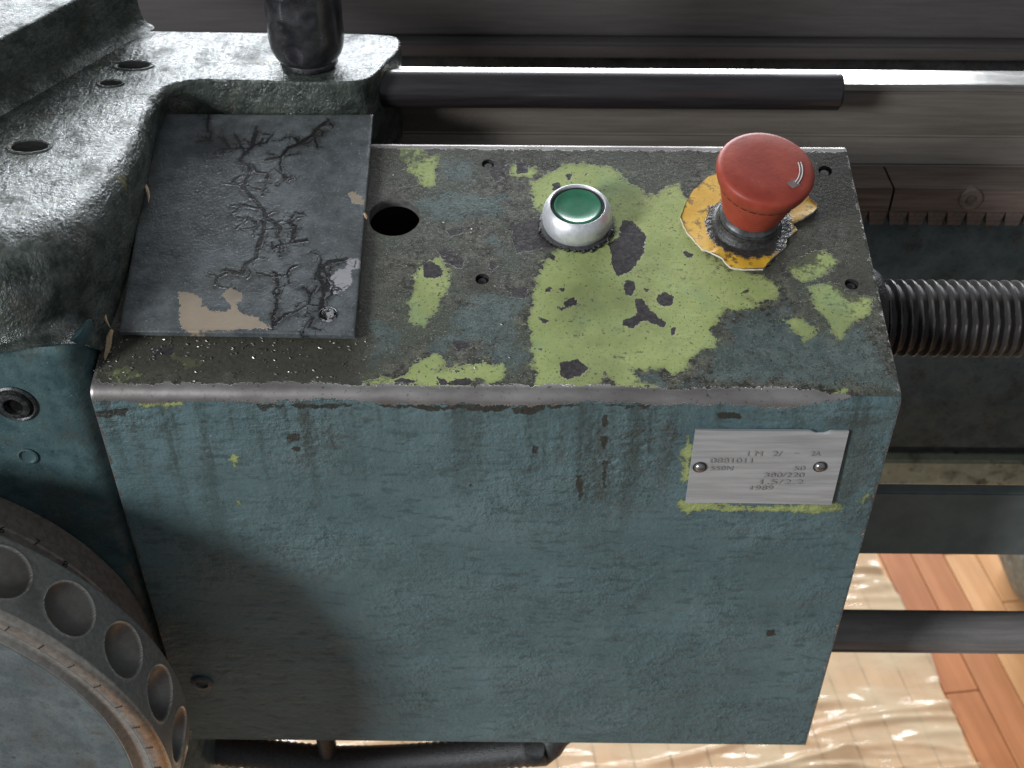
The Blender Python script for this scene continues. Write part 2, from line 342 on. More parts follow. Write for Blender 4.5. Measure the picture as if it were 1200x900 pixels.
def mat_wheel():
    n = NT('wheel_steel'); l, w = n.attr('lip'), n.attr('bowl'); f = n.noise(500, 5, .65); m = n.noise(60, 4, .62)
    col = n.mix(n.ss(f, .3, .7), (.22, .205, .185), (.31, .29, .265))
    col = n.mix(n.ss(m, .48, .70, 0, .55), col, (.12, .105, .09))
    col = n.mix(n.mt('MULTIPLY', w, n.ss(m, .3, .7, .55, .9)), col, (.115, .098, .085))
    col = n.mix(n.mt('MULTIPLY', l, .8), col, (.62, .58, .52))
    n.bump(n.mt('MULTIPLY', f, .08), .001, .8); return n.out(col, n.mixf(m, .30, .46), .5)
M_wheel = mat_wheel()
M_ring = mat_steel('polished_ring', (.34, .30, .26), (.48, .43, .38), .27, .9, False, .05, .35, (.10, .08, .07))
M_disc = mat_cast('wheel_face_paint', (.060, .072, .074), (.105, .122, .122), (.08, .09, .06), .30, .45, .25, .68, .6)
M_dial = mat_steel('dial_steel', (.20, .165, .14), (.30, .25, .215), .42, .4, False, .05, .5, (.05, .035, .028))
M_alu = mat_steel('plate_aluminium', (.30, .30, .30), (.42, .42, .42), .40, .35, True, .06, .22, (.30, .29, .28))
M_stamp = mat_simple('stamped_ink', (.23, .23, .23), (.33, .33, .33), .5, .4, 700)
M_rivet = mat_simple('rivet_steel', (.20, .19, .18), (.42, .41, .40), .28, .9)
M_ink = mat_simple('dark_ink', (.015, .012, .010), (.03, .025, .022), .6)
M_bezel = mat_simple('satin_chrome', (.62, .62, .64), (.74, .74, .76), .40, .65, 500, .04)
M_rubber = mat_simple('black_rubber', (.016, .016, .016), (.04, .04, .04), .55, 0, 300, .3)
M_collar = mat_simple('grey_collar', (.028, .030, .032), (.070, .073, .076), .4, .1, 400, .1)
M_hose = mat_simple('black_hose', (.012, .012, .013), (.034, .034, .036), .42, 0, 700, .5)
M_splint = mat_simple('pale_wood', (.30, .20, .12), (.42, .30, .19), .7, 0, 700, .3)
M_swarf = mat_simple('bright_swarf', (.16, .155, .145), (.30, .29, .27), .35, .7)
def mat_red():
    n = NT('worn_red_plastic'); f = n.noise(420, 5, .65); m = n.noise(70, 4, .6)
    col = n.mix(n.ss(m, .3, .7), (.225, .033, .020), (.29, .050, .030))
    col = n.mix(n.ss(n.noise(160, 5, .7), .58, .74, 0, .65), col, (.13, .030, .024))
    col = n.mix(n.ss(f, .66, .72, 0, .5), col, (.42, .17, .13))
    n.bump(n.mt('MULTIPLY', f, .10), .001, .8); return n.out(col, n.mixf(m, .40, .56), 0, .28)
def mat_green():
    n = NT('green_lens'); m = n.noise(140, 4, .6)
    col = n.mix(n.ss(m, .3, .7), (.020, .115, .062), (.030, .155, .085)); n.bump(n.mt('MULTIPLY', n.noise(700, 3), .03), .001, .6)
    return n.out(col, .30, 0, .5)
def mat_yellow():
    n = NT('dirty_yellow_disc'); f = n.noise(330, 5, .7); m = n.noise(110, 4, .6); dd = n.attr('dirt')
    col = n.mix(n.ss(m, .3, .7), (.50, .27, .020), (.60, .36, .035))
    col = n.mix(n.ss(n.mt('ADD', f, n.mt('MULTIPLY', n.mt('SUBTRACT', m, .5), .6)), .52, .66, 0, .85), col, (.13, .070, .018))
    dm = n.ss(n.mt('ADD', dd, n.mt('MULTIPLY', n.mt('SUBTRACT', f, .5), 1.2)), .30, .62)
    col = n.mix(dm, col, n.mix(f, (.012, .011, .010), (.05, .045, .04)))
    n.bump(n.mt('ADD', n.mt('MULTIPLY', f, .12), n.mt('MULTIPLY', dm, n.mt('MULTIPLY', n.noise(500, 4), .8))), .001, .9)
    return n.out(col, n.mixf(dm, .5, .38), 0, .5)
M_red = mat_red(); M_green = mat_green(); M_yellow = mat_yellow()
M_paper = mat_simple('disc_edge', (.5, .45, .35), (.65, .6, .5), .7)

# ================================================================== FLOOR
FZ = -.95
FLOORM = []
def mat_plank(i, a, b):
    n = NT('plank_wood'); v = n.mapv((1, .05, 1)); g = n.noise(70, 5, .6, v); m = n.noise(9, 3)
    col = n.mix(n.ss(g, .3, .7), a, b); col = n.mix(n.ss(m, .4, .7, 0, .35), col, tuple(.75*c for c in a))
    n.bump(n.mt('MULTIPLY', g, .15), .001, .6); return n.out(col, .48, 0, .3)
PLK = [mat_plank(0, (.30, .105, .036), (.40, .155, .060)), mat_plank(1, (.33, .125, .046), (.43, .175, .075)), mat_plank(2, (.48, .235, .095), (.58, .315, .150)), mat_plank(3, (.38, .16, .065), (.47, .22, .10))]
floor = mobj('floor', [(-3, -3, FZ-.02), (4, -3, FZ-.02), (4, 5, FZ-.02), (-3, 5, FZ-.02)], [(0, 1, 2, 3)], M_feed, smooth=False, origin=(0, 0, FZ-.02))
tag(floor, 'wooden board floor under the machine', None, None, 'structure')
PD = rad(-82.5); pdv = np.array([math.cos(PD), math.sin(PD)]); pnv = np.array([-pdv[1], pdv[0]])   # along, across (+x)
P0 = np.array([.5205, .7765]); PW = .0455
pm_cache = {}
def plank(i, s0, s1, mat):
    key = (round(s1-s0, 3), mat.name)
    L = s1-s0; c = P0 + pnv*(i+.5)*PW + pdv*(s0+s1)/2
    if key not in pm_cache:
        b = MB().box((-PW/2+.0006, -L/2+.0006, -.018), (PW/2-.0006, L/2-.0006, 0), .0016)
        me = bpy.data.meshes.new('plank'); me.from_pydata(b.v, [], b.f); me.materials.append(mat); pm_cache[key] = me
    o = bpy.data.objects.new('plank', pm_cache[key]); COL.objects.link(o); o.parent = floor
    o.location = Vector((c[0], c[1], FZ+random.uniform(-.0004, .0004)))-floor.location; o.rotation_euler = (0, 0, PD+math.pi/2)
kinds = {0: 0, 1: 1, 2: 2, 3: 2, 4: 3}
for i in range(-24, 8):
    off = {0: .235}.get(i, random.uniform(0, .3)); s = -.9+off
    if i == 0: s = .235-.4*3
    while s < 1.0:
        m = PLK[kinds[i]] if i in kinds else PLK[2 if i < 0 else random.choice((1, 3))]
        plank(i, s, s+(.4 if i >= 0 else .8), m); s += .4 if i >= 0 else .8
# plastic film
def mat_film():
    n = NT('plastic_film'); t = n.t
    n.out((.60, .50, .34), .11, 0, .6)
    n.bump(n.mt('MULTIPLY', n.noise(60, 3, .6, n.mapv((.5, 1, 1))), 1.2), .001, .8)
    tr = t.nodes.new('ShaderNodeBsdfTransparent'); mx = t.nodes.new('ShaderNodeMixShader'); lw = n.ss(n.noise(22, 4, .6, n.mapv((.4, 1, 1))), .35, .7, .38, .62)
    t.links.new(lw, mx.inputs[0]); t.links.new(tr.outputs[0], mx.inputs[1]); t.links.new(n.b.outputs[0], mx.inputs[2]); t.links.new(mx.outputs[0], t.nodes['Material Output'].inputs[0])
    return n.m
def film():
    A = P0-pnv*.002
    nx, ny = 170, 760; P = np.zeros((ny, nx, 3)); ph = rng.uniform(0, 6.28, 40); 
    X = np.linspace(0, 1, nx); S = np.linspace(-.55, .85, ny)
    ridg = [(rng.uniform(-.5, .85), rng.uniform(-.22, .10), rng.uniform(.0030, .0075), rng.uniform(.002, .0085), rng.uniform(0, 6.28), rng.uniform(6, 22)) for _ in range(85)]
    for j, s in enumerate(S):
        across = X*1.05
        z = np.full(nx, .0016)
        for (c0, sl, wd_, am, p_, fq) in ridg:
            d = s-(c0+sl*across+.012*np.sin(across*fq+p_)); z += am*np.exp(-(d/wd_)**2)*np.clip(.45+.75*np.sin(across*fq*.8+2*p_), 0, 1.2)
        z += .0012*np.sin(60*s+30*across+ph[0])*np.sin(90*across+ph[1])+.0012
        wob = .004*np.sin(s*23+1)+.002*np.sin(s*61)
        P[j, :, 0] = A[0]+pdv[0]*s-pnv[0]*(across+wob*(1-X)); P[j, :, 1] = A[1]+pdv[1]*s-pnv[1]*(across+wob*(1-X)); P[j, :, 2] = FZ+np.maximum(z, .0008)
    o = MB().grid(P).build('plastic_sheet', mat_film(), None, (A[0]-.3, A[1], FZ), angle=None)
    return tag(o, 'crumpled clear plastic film spread over the floor boards', 'plastic sheet')
film()

# ================================================================== LATHE BED
bed = empty('lathe_bed', (.3, .3, FZ), 'long lathe bed with polished front way and toothed rack behind the control box', 'lathe bed')
XA, XB = -.75, 1.25
def extr(name, prof, mat, x0=XA, x1=XB, parent=bed, bev=None, angle=30):
    n = len(prof); V = [(x0, y, z) for y, z in prof]+[(x1, y, z) for y, z in prof]
    F = [(i, (i+1) % n, n+(i+1) % n, n+i) for i in range(n)]+[tuple(range(n-1, -1, -1)), tuple(range(n, 2*n))]
    bm = bmesh.new(); vs_ = [bm.verts.new(v) for v in V]
    for f in F: bm.faces.new([vs_[i] for i in f])
    bmesh.ops.recalc_face_normals(bm, faces=bm.faces)
    if bev:
        bmesh.ops.bevel(bm, geom=[e for e in bm.edges if abs((e.verts[0].co-e.verts[1].co).x) > .1], offset=bev, segments=2, affect='EDGES')
    bm.verts.index_update(); v = [tuple(p.co) for p in bm.verts]; f = [[q.index for q in p.verts] for p in bm.faces]; bm.free()
    return mobj(name, v, f, mat, parent, None, True, angle)
ZR = .0403
extr('front_way', [(.2005, ZR-.004), (.2005, ZR), (.2175, ZR), (.2175, ZR-.004)], M_way, bev=.0006)
extr('way_side', [(.2, ZR-.0042), (.2, .0113), (.1905, -.0005), (.1905, -.0135), (.217, -.0135), (.217, ZR-.0042)], M_side, bev=.0008)
extr('bed_wall', [(.196, -.0138), (.186, -.034), (.186, -.075), (.186, -.199), (.20, -.206), (.214, -.206), (.214, -.0138)], M_bedpaint, bev=.003)
extr('rear_rail', [(.40, -.022), (.40, .06), (.48, .06), (.48, -.022)], M_rear, bev=.002)
extr('rear_rail_lip', [(.392, -.0345), (.392, -.0235), (.46, -.0235), (.46, -.0345)], M_rear, bev=.002)
extr('rear_wall', [(.43, -.036), (.43, -.4305), (.45, -.4305), (.45, -.036)], mat_cast('rear_wall_paint', (.022, .024, .028), (.038, .042, .046), (.03, .03, .03), .6, .8, .1, .66, .3), bev=.002)
extr('rear_flange', [(.42, -.432), (.42, -.463), (.47, -.463), (.47, -.432)], mat_cast('flange_paint', (.26, .27, .20), (.36, .37, .28), (.12, .12, .09), .55, .7, .2, .6, .3), bev=.002)
extr('guard_strip', [(.098, -.1513), (.098, -.2016), (.106, -.2016), (.106, -.1513)], M_guard, x0=.05, bev=.0012)
for xx in (.95,):
    MB().box((xx, .104, -.19), (xx+.03, .19, -.16), .002).build('guard_bracket', M_guard, bed)
    MB().box((xx, .2, -.2), (xx+.2, .47, -.1), .004).build('cross_web', M_bedpaint, bed)
MB().box((-.6, .2, -.2), (-.4, .47, -.1), .004).build('cross_web', M_bedpaint, bed)
# rack with separate teeth, in two lengths with a joint
rk = extr('rack', [(.1655, -.0003), (.1655, -.0140), (.1895, -.0140), (.1895, -.0003)], M_rack, x0=.2012, x1=XB, bev=.0006)
rk2 = extr('rack', [(.1655, -.0003), (.1655, -.0140), (.1895, -.0140), (.1895, -.0003)], M_rack, x0=-.3, x1=.2000, bev=.0006)
def tooth_mesh():
    V = []; 
    for y in (.1660, .1885):
        V += [(-.0049, y, 0), (.0049, y, 0), (.0034, y, -.0080), (-.0034, y, -.0080)]
    F = [(3, 2, 1, 0), (4, 5, 6, 7), (0, 1, 5, 4), (1, 2, 6, 5), (2, 3, 7, 6), (3, 0, 4, 7)]
    me = bpy.data.meshes.new('tooth'); me.from_pydata([(x, y-.177, z) for x, y, z in V], [], F); me.materials.append(M_rack); return me
tm_ = tooth_mesh(); x = .2060
while x < .62:
    o = bpy.data.objects.new('tooth', tm_); COL.objects.link(o); o.parent = rk; o.location = Vector((x, .177, -.0139))-wloc(rk); x += .01005
x = .1955
while x > .12:
    o = bpy.data.objects.new('tooth', tm_); COL.objects.link(o); o.parent = rk2; o.location = Vector((x, .177, -.0139))-wloc(rk2); x -= .01005
c = atY(1137, 233, .1655)
sc = MB().rev([(.0060, -.003), (.0060, .0008), (.0055, .0016), (.0030, .0018), (.0026, .0002), (0.0002, .0002)], (c[0], .1655, c[2]+.0002), (0, -1, 0), 28).build('rack_screw', M_rack, rk)
# casting foot on the floor
def foot():
    MB_ = []; b = MB(); cx, cy = .722, .735
    lv = [(FZ, .030, .05), (FZ+.012, .034, .055), (FZ+.03, .05, .07), (FZ+.06, .066, .085), (FZ+.10, .078, .095), (FZ+.16, .082, .10), (FZ+.30, .082, .10), (FZ+.49, .082, .10)]
    P = []
    for z, hx, hy in lv:
        row = []
        for k in range(49):
            a = 2*math.pi*k/48; ca, sa = math.cos(a), math.sin(a); p = 3.2
            row.append((cx+hx*math.copysign(abs(ca)**(2/p), ca), cy-.27*(z-FZ)/.49+hy*math.copysign(abs(sa)**(2/p), sa), z))
        P.append(row)
    b.grid(P); b.build('pedestal_foot', mat_cast('foot_paint', (.11, .12, .095), (.19, .20, .165), (.24, .26, .27), .4, .55, .2, .6, .4), bed, angle=None)
foot()

# lead screw: real helical thread
def leadscrew():
    pitch = .00475; R0 = .0176; R1 = .0150; x0, x1 = .10, .62; n = 40; per = 10
    m = int((x1-x0)/pitch*per); yc, zc = .07, -.0113; P = []
    for k in range(n+1):
        a = 2*math.pi*k/n; row = []
        for i in range(m+1):
            xx = x0+(x1-x0)*i/m; ph = ((xx-x0)/pitch - k/n) % 1.0
            t = 0 if ph < .20 else (ph-.20)/.18 if ph < .38 else 1 if ph < .82 else (1-ph)/.18
            r = R1+(R0-R1)*(1-t) if True else R0
            row.append((xx, yc+r*math.cos(a), zc+r*math.sin(a)))
        P.append(row)
    o = MB().grid(P).build('lead_screw', M_screw, None, (.36, yc, zc), angle=25)
    V_ = np.array([v.co[:] for v in o.data.vertices]); fattr(o, 'crest', (np.hypot(V_[:, 1], V_[:, 2])-R1)/(R0-R1))
    tag(o, 'thick dark threaded lead screw running out of the right side of the control box', 'lead screw')
leadscrew()
z1, z2 = atY(1100, 718, .07)[2], atY(1100, 760, .07)[2]
def feedrod():
    zc = (z1+z2)/2; r = .0117; V = []
    prof = []
    for k in range(40):
        a = 2*math.pi*k/40; prof.append((.07+r*math.cos(a), zc+r*math.sin(a)))
    root = empty('feed_rod', (.4, .07, zc), 'dark grey keyed feed rod crossing in front of the floor boards', 'feed rod')
    extr('shaft', prof, M_feed, -.1, 1.2, root, None, 20)
    a = rad(205); b = MB(); cy, cz = .07+r*math.cos(a), zc+r*math.sin(a)
    b.box((-.1, cy-.0009, cz-.0007), (1.2, cy+.001, cz+.0007)); b.build('key_ridge', M_feed, root, smooth=False)
feedrod()

# ================================================================== CONTROL BOX
XL, XR, DEP, HGT = -.165, .165, .14808, .24382
box = empty('control_box', (0, .07, -HGT), 'teal control box with chipped yellow-green sloping top, two buttons and a metal name plate', 'control box')
def body():
    rf = .0060; ang = math.pi/2-TILT; TL = rf*math.tan(ang/2); h = .001
    rows = []                                     # (y, z, s, ny, nz)   s: <0 front face, >0 panel
    zz = np.arange(-HGT, -TL-1e-6, h*1.02); zz = np.append(zz, -TL)
    for z in zz: rows.append((0, z, z, -1, 0))
    cy, cz = rf, -TL                              # fillet centre
    for k in range(1, 14):
        a = math.pi - ang*k/14                    # from pointing -Y round to the panel normal
        rows.append((cy+rf*math.cos(a), cz+rf*math.sin(a), -TL+2*TL*k/14, math.cos(a), math.sin(a)))
    vb = DEP-.0022; nv = int(round((vb-TL)/h)); vv = np.linspace(TL, vb, nv+1); j0 = len(rows)
    for v in vv: rows.append((v*CT, v*ST, v, -ST, CT))
    rb = .0026; a0 = math.pi/2+TILT; cy, cz = vb*CT+rb*ST, vb*ST-rb*CT
    for k in range(1, 8):
        a = a0-(a0-0)*k/7; rows.append((cy+rb*math.cos(a), cz+rb*math.sin(a), vb+.004*k/7, math.cos(a), math.sin(a)))
    yb = cy+rb; rows.append((yb, -.05, DEP+.05, 1, 0)); rows.append((yb, -HGT, DEP+.2, 1, 0))
    rows = np.array(rows); ch = .0007
    xs = np.concatenate([[XL, XL+ch*.3], np.linspace(XL+ch, XR-ch, int((XR-XL)/h)+1), [XR-ch*.3, XR]]); nx = len(xs); nr = len(rows)
    ins = np.zeros(nx); ins[[0, -1]] = ch; ins[[1, -2]] = ch*.3
    X = np.repeat(xs[None], nr, 0)
    Y = rows[:, 0][:, None]-rows[:, 3][:, None]*ins[None]; Z = rows[:, 1][:, None]-rows[:, 4][:, None]*ins[None]
    S = np.repeat(rows[:, 2][:, None], nx, 1)
    dele = np.zeros((nr, nx), bool)
    hs = (vv[1]-vv[0]); hx = xs[10]-xs[9]
    holes = []
    for (px, py, R) in HOLES:
        u, v = pan(px, py); i0 = int(round((u-xs[2])/hx))+2; k0 = int(round((v-TL)/hs))+j0
        n0 = max(2, int(round(R*.86/h))); n1 = n0+max(4, n0//2)
        for a in range(-n1, n1+1):
            for b in range(-n1, n1+1):
                k, i = k0+a, i0+b; cc = max(abs(a), abs(b))
                if cc < n0: dele[k, i] = True; continue
                th = math.atan2(a, b); t = (cc-n0)/(n1-n0)
                uu = (1-t)*(u+R*math.cos(th))+t*xs[i]; v2 = (1-t)*(v+R*math.sin(th))+t*rows[k, 2]
                X[k, i] = uu; Y[k, i] = v2*CT; Z[k, i] = v2*ST; S[k, i] = v2
        holes.append((u, v, R))
    V = np.stack([X, Y, Z], -1).reshape(-1, 3); idx = np.arange(nr*nx).reshape(nr, nx)
    q = np.stack([idx[:-1, :-1], idx[:-1, 1:], idx[1:, 1:], idx[1:, :-1]], -1).reshape(-1, 4)
    bad = dele.reshape(-1)[q].any(1); F = q[~bad]
    used = np.zeros(nr*nx, bool); used[F.reshape(-1)] = True
    rem = np.cumsum(used)-1; F = [tuple(rem[list(f)]) for f in F.tolist()]
    V2 = V[used]; x2 = X.reshape(-1)[used]; s2 = S.reshape(-1)[used]
    F.append(tuple(rem[idx[:, 0]][::-1])); F.append(tuple(rem[idx[:, -1]])); F.append(tuple([rem[idx[0, 0]], rem[idx[-1, 0]], rem[idx[-1, -1]], rem[idx[0, -1]]]))
    o = mobj('housing', V2, F, M_body, box, None, True, 40)
    # ---- paint layers
    pp = np.stack([x2, np.where(s2 > 0, s2, 0)], -1); onp = s2 > .001
    fp = np.stack([x2, V2[:, 2]], -1); onf = ~onp
    G = np.where(onp, sdf(pp, GREEN)+.7, sdf(fp, FGREEN)); D = np.where(onp, sdf(pp, CHIPS), sdf(fp, FCHIPS_SHADE)); T_ = sdf(pp, TEAL)-2.5  # front chip field includes the painted shadow strip
    # bare metal along the bead, thinning out to the right, plus worn edges
    wobble = .7*np.sin(x2*61)+.5*np.sin(x2*143+1)
    top_lim = 5.0+wobble; low_lim = 4.4+.8*np.sin(x2*47+2)+.6*np.sin(x2*118)
    B = np.minimum(top_lim-s2*1000, low_lim+s2*1000)
    B = B-np.clip((x2-.118)/.03, 0, 1)*5.5
    B = np.maximum(B, np.where(s2 > DEP-.006, (s2-(DEP-.0042))*1000, -9))
    B = np.maximum(B, (x2-(XR-.0012))*1000*.8-.6)
    B = np.maximum(B, (XL+.0008-x2)*1000)
    # grime
    W = np.zeros(len(x2)); W[onp] = .02
    pv = s2
    W = np.where(onp, W+.42*np.exp(-np.clip(pv-.024, -1, 1)**2/.008**2)*(x2 < -.055)*1.0, W)
    W = np.where(onp, W+.55*np.clip((x2+.02)/-.04, 0, 1)*np.clip((.030-pv)/.012+.6, 0, 1), W)
    W = np.where(onp, W+.42*np.clip((pv-(DEP-.022))/.016, 0, 1), W)
    W = np.where(onp, W+.60*np.exp(-np.maximum(np.hypot(x2+.0595, 0)-.001, 0)**2/.006**2)*(pv > .026), W)
    for (uv, r_, a_) in ((pan(676, 262), .0175, .75), (pan(884, 268), .026, .75), (pan(920, 290), .016, .35), (pan(572, 192), .006, .5), (pan(565, 327), .008, .55), (pan(967, 200), .008, .6), (pan(998, 333), .008, .6), (pan(1000, 250), .02, .3), (pan(470, 210), .018, .25)):
        W = np.where(onp, W+a_*np.exp(-(np.hypot(x2-uv[0], pv-uv[1])/r_)**4), W)
    W = np.where(onp, W+.30*np.clip((x2-.128)/.02, 0, 1)*np.clip((pv-.035)/.03, 0, 1), W)
    W = np.where(onf, .05*np.exp(V2[:, 2]/.05), W)
    for st in STREAKS:
        W = np.where(onf, W+st[4]*np.exp(-((x2-st[0])/st[1])**2)*np.clip((V2[:, 2]-st[3])/.012, 0, 1)*np.clip((st[2]-V2[:, 2])/.006+.2, 0, 1), W)
    W = np.where(onf, W+.30*np.clip((V2[:, 2]+HGT)/-.006+1, 0, 1), W)
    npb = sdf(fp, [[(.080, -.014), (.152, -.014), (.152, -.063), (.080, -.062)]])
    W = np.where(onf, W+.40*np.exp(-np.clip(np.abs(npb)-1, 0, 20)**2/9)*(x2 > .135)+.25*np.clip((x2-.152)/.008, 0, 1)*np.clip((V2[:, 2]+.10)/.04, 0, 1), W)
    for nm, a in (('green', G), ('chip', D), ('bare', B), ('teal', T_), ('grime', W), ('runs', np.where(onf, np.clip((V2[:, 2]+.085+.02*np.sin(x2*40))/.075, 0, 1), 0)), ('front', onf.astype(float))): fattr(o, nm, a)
    for k, (u, v, R) in enumerate(holes):
        dp = .004 if R > .006 else .005
        b = MB().rev([(R, .00002), (R*.97, -.0008), (R*.965, -dp), (.0003, -dp) if R < .006 else (R*.965, -dp-.001)], pw(u, v), NP, 40 if R > .006 else 20, (1, 0, 0))
        b.f = [f[::-1] for f in b.f]
        b.build('mounting_hole' if R > .006 else 'screw_hole', M_bore if R > .006 else M_black, box)
        if R < .006:
            MB().rev([(R*.80, -.0048), (R*.80, -.0020), (R*.6, -.0014), (R*.3, -.0016), (.0002, -.0016)], pw(u, v), NP, 16).build('screw', M_rivet if k in (1, 3) else M_black, box)
    return o
def z3(*q): return [pan(420+x/2.647, 140+y/2.647) for x, y in q]
def z4(*q): return [pan(740+x/2.5, 120+y/2.5) for x, y in q]
def px(*q): return [pan(x, y) for x, y in q]
def fx(*q): return [tuple(atY(x, y, 0)[[0, 2]]) for x, y in q]
HOLES = [(462, 254, .0119), (572, 192, .0030), (565, 327, .0030), (967, 200, .0032), (998, 333, .0030)]
main = z3((540, 200), (600, 165), (640, 145), (720, 140), (790, 150), (815, 185), (850, 205), (905, 245))+z4((0, 240), (30, 270), (75, 275), (95, 255), (135, 245), (165, 300), (190, 370), (230, 440), (300, 490), (380, 510), (440, 545), (420, 570), (370, 590), (340, 565), (330, 575), (355, 600), (300, 605), (265, 600), (250, 640), (230, 660), (245, 715), (190, 730), (150, 780), (118, 800), (90, 772), (30, 780))+z3((845, 775), (880, 812), (930, 838), (860, 830), (800, 838), (790, 800), (765, 790), (740, 820), (690, 840), (620, 842), (545, 828), (548, 760), (540, 690), (525, 640), (545, 560), (575, 450), (628, 395), (600, 340), (570, 300), (545, 260), (545, 230))
GREEN = [main, z3((190, 455), (260, 430), (280, 510), (240, 580), (205, 640), (165, 630), (155, 570), (180, 545), (175, 490)),
         z3((150, 790), (200, 740), (240, 725), (262, 750), (230, 790), (300, 775), (390, 750), (420, 765), (455, 755), (450, 800), (420, 820), (370, 800), (340, 830), (200, 825), (120, 815), (60, 832), (20, 820), (60, 800), (100, 805)),
         z3((120, 80), (190, 85), (205, 120), (240, 115), (235, 205), (200, 210), (190, 180), (150, 150)), z3((480, 140), (510, 130), (520, 160), (555, 140), (545, 170), (500, 180), (470, 170)),
         z4((520, 540), (580, 530), (640, 560), (705, 575), (690, 620), (640, 645), (610, 690), (575, 640), (540, 600)), z4((445, 640), (480, 635), (545, 665), (500, 692), (480, 665)),
         z4((440, 480), (560, 430), (600, 470), (555, 510), (500, 530)), px((120, 437), (150, 430), (165, 440), (140, 448)), px((200, 418), (235, 425), (220, 432)), px((955, 462), (990, 458), (985, 466), (960, 467))]
CHIPS = [z3((815, 310), (850, 315), (890, 355), (885, 420), (845, 470), (805, 485), (785, 450), (780, 385), (812, 360)), z3((830, 500), (850, 500), (862, 525), (850, 548), (828, 545), (822, 520)),
         z3((858, 560), (880, 555), (905, 590), (955, 630), (950, 645), (890, 625), (850, 645), (820, 640), (822, 622), (865, 605)), z3((888, 520), (908, 526), (900, 540), (888, 534)),
         z4((75, 565), (100, 555), (125, 570), (120, 595), (90, 598), (72, 580)), z4((110, 660), (130, 660), (132, 682), (115, 684)), z4((40, 543), (58, 545), (50, 560)), z4((0, 360), (30, 380), (40, 405), (25, 450), (0, 480)),
         z3((625, 755), (680, 743), (712, 770), (690, 795), (655, 805), (625, 798)), z3((575, 525), (600, 518), (595, 535), (578, 538)), z3((638, 568), (668, 552), (680, 570), (645, 584)), z3((618, 582), (640, 585), (635, 595)),
         z3((556, 612), (592, 625), (580, 632)), z3((590, 415), (615, 423), (605, 438), (592, 430)), z3((618, 525), (640, 525), (636, 540)), z3((550, 710), (572, 708), (570, 722)), z3((475, 330), (560, 305), (575, 360), (628, 396), (550, 405), (490, 415), (475, 370)),
         z3((240, 400), (290, 405), (328, 440), (320, 460), (270, 445)), z3((195, 445), (230, 440), (265, 465), (255, 490), (205, 492)), z3((285, 690), (330, 685), (350, 705), (310, 720)), z3((270, 345), (330, 335), (325, 358), (285, 362)),
         z3((130, 800), (190, 812), (150, 822), (110, 815)), z3((245, 800), (280, 812), (330, 800), (368, 815), (340, 825), (250, 822)), z3((410, 440), (445, 445), (420, 470), (405, 480)), z3((490, 130), (525, 130), (525, 165), (490, 170)), z3((420, 130), (460, 125), (455, 180), (425, 195), (405, 165)),
         z3((470, 525), (530, 520), (520, 555), (480, 550)), z3((600, 200), (625, 190), (630, 215), (605, 222)), z3((640, 175), (660, 165), (655, 192)), z3((690, 168), (715, 165), (705, 178)), px((175, 408), (205, 406), (200, 416), (180, 416)), z4((150, 435), (190, 445), (165, 460))]
TEAL = [z3((150, 690), (300, 640), (360, 700), (250, 760), (160, 740)), z3((290, 540), (420, 540), (520, 560), (520, 690), (540, 800), (450, 830), (400, 740), (290, 690)), z3((0, 560), (150, 650), (150, 740), (0, 800)), z3((150, 260), (320, 200), (480, 220), (460, 300), (300, 330), (200, 330)), z3((380, 320), (470, 380), (470, 430), (400, 410)),
        z4((250, 610), (450, 590), (560, 660), (700, 640), (790, 850), (120, 850), (140, 800), (240, 720)), z3((840, 770), (960, 760), (960, 850), (880, 830)), z3((240, 110), (380, 110), (400, 190), (260, 200))]
FGREEN = [fx((799, 530), (806, 512), (812, 530), (808, 560), (800, 566)), fx((794, 585), (806, 586), (880, 594), (985, 590), (992, 596), (960, 602), (930, 600), (880, 598), (845, 600), (800, 600)), fx((160, 468), (215, 470), (212, 477), (160, 475)), fx((1008, 584), (1016, 580), (1014, 592)),
          fx((272, 532), (281, 536), (277, 552), (271, 550)), fx((275, 577), (280, 580), (281, 592))]
FCHIPS_SHADE = [fx(*([(x_, 474) for x_ in range(300, 770, 10)]+[(x_, 477.5+2.2*math.sin(x_*.07)+2.0*math.sin(x_*.023+1)+1.3*math.sin(x_*.31)) for x_ in range(765, 300, -5)])), fx((335, 510), (352, 508), (350, 516), (338, 517)), fx((624, 523), (631, 523), (629, 532), (624, 530)), fx((105, 482), (150, 478), (148, 486), (112, 490)), fx((676, 556), (682, 556), (684, 580), (678, 588)), fx((898, 738), (908, 737), (908, 745), (899, 745)), fx((340, 525), (352, 524), (350, 531)),  # first strip: paint-edge shadow under the bead, painted in; the rest are chips
          fx((575, 475), (590, 474), (588, 482), (578, 483)), fx((548, 566), (554, 566), (553, 571)), fx((706, 486), (712, 486), (711, 500), (706, 500)), fx((705, 512), (712, 512), (710, 530), (706, 530)), fx((707, 540), (712, 540), (710, 572), (706, 566)), fx((480, 474), (540, 478), (520, 482), (490, 480)), fx((600, 478), (640, 479), (620, 486), (605, 484)), fx((840, 484), (870, 484), (868, 491), (845, 490)),
          ]
def fxz(x, y): p = atY(x, y, 0); return p[0], p[2]
STREAKS = []
for (x, y0, y1, w_, a_) in ((352, 478, 560, 14, .42), (385, 478, 570, 8, .35), (270, 480, 520, 14, .3), (150, 478, 620, 9, .30), (185, 480, 700, 8, .2), (709, 480, 600, 7, .5), (660, 480, 560, 5, .3), (740, 480, 620, 22, .25), (785, 480, 590, 10, .45), (690, 500, 600, 12, .2), (1020, 480, 590, 24, .3), (900, 478, 505, 70, .28), (430, 480, 520, 10, .25)):
    a, b = fxz(x, y0), fxz(x, y1); STREAKS.append((a[0], w_*.00036, a[1], b[1], a_))
body()
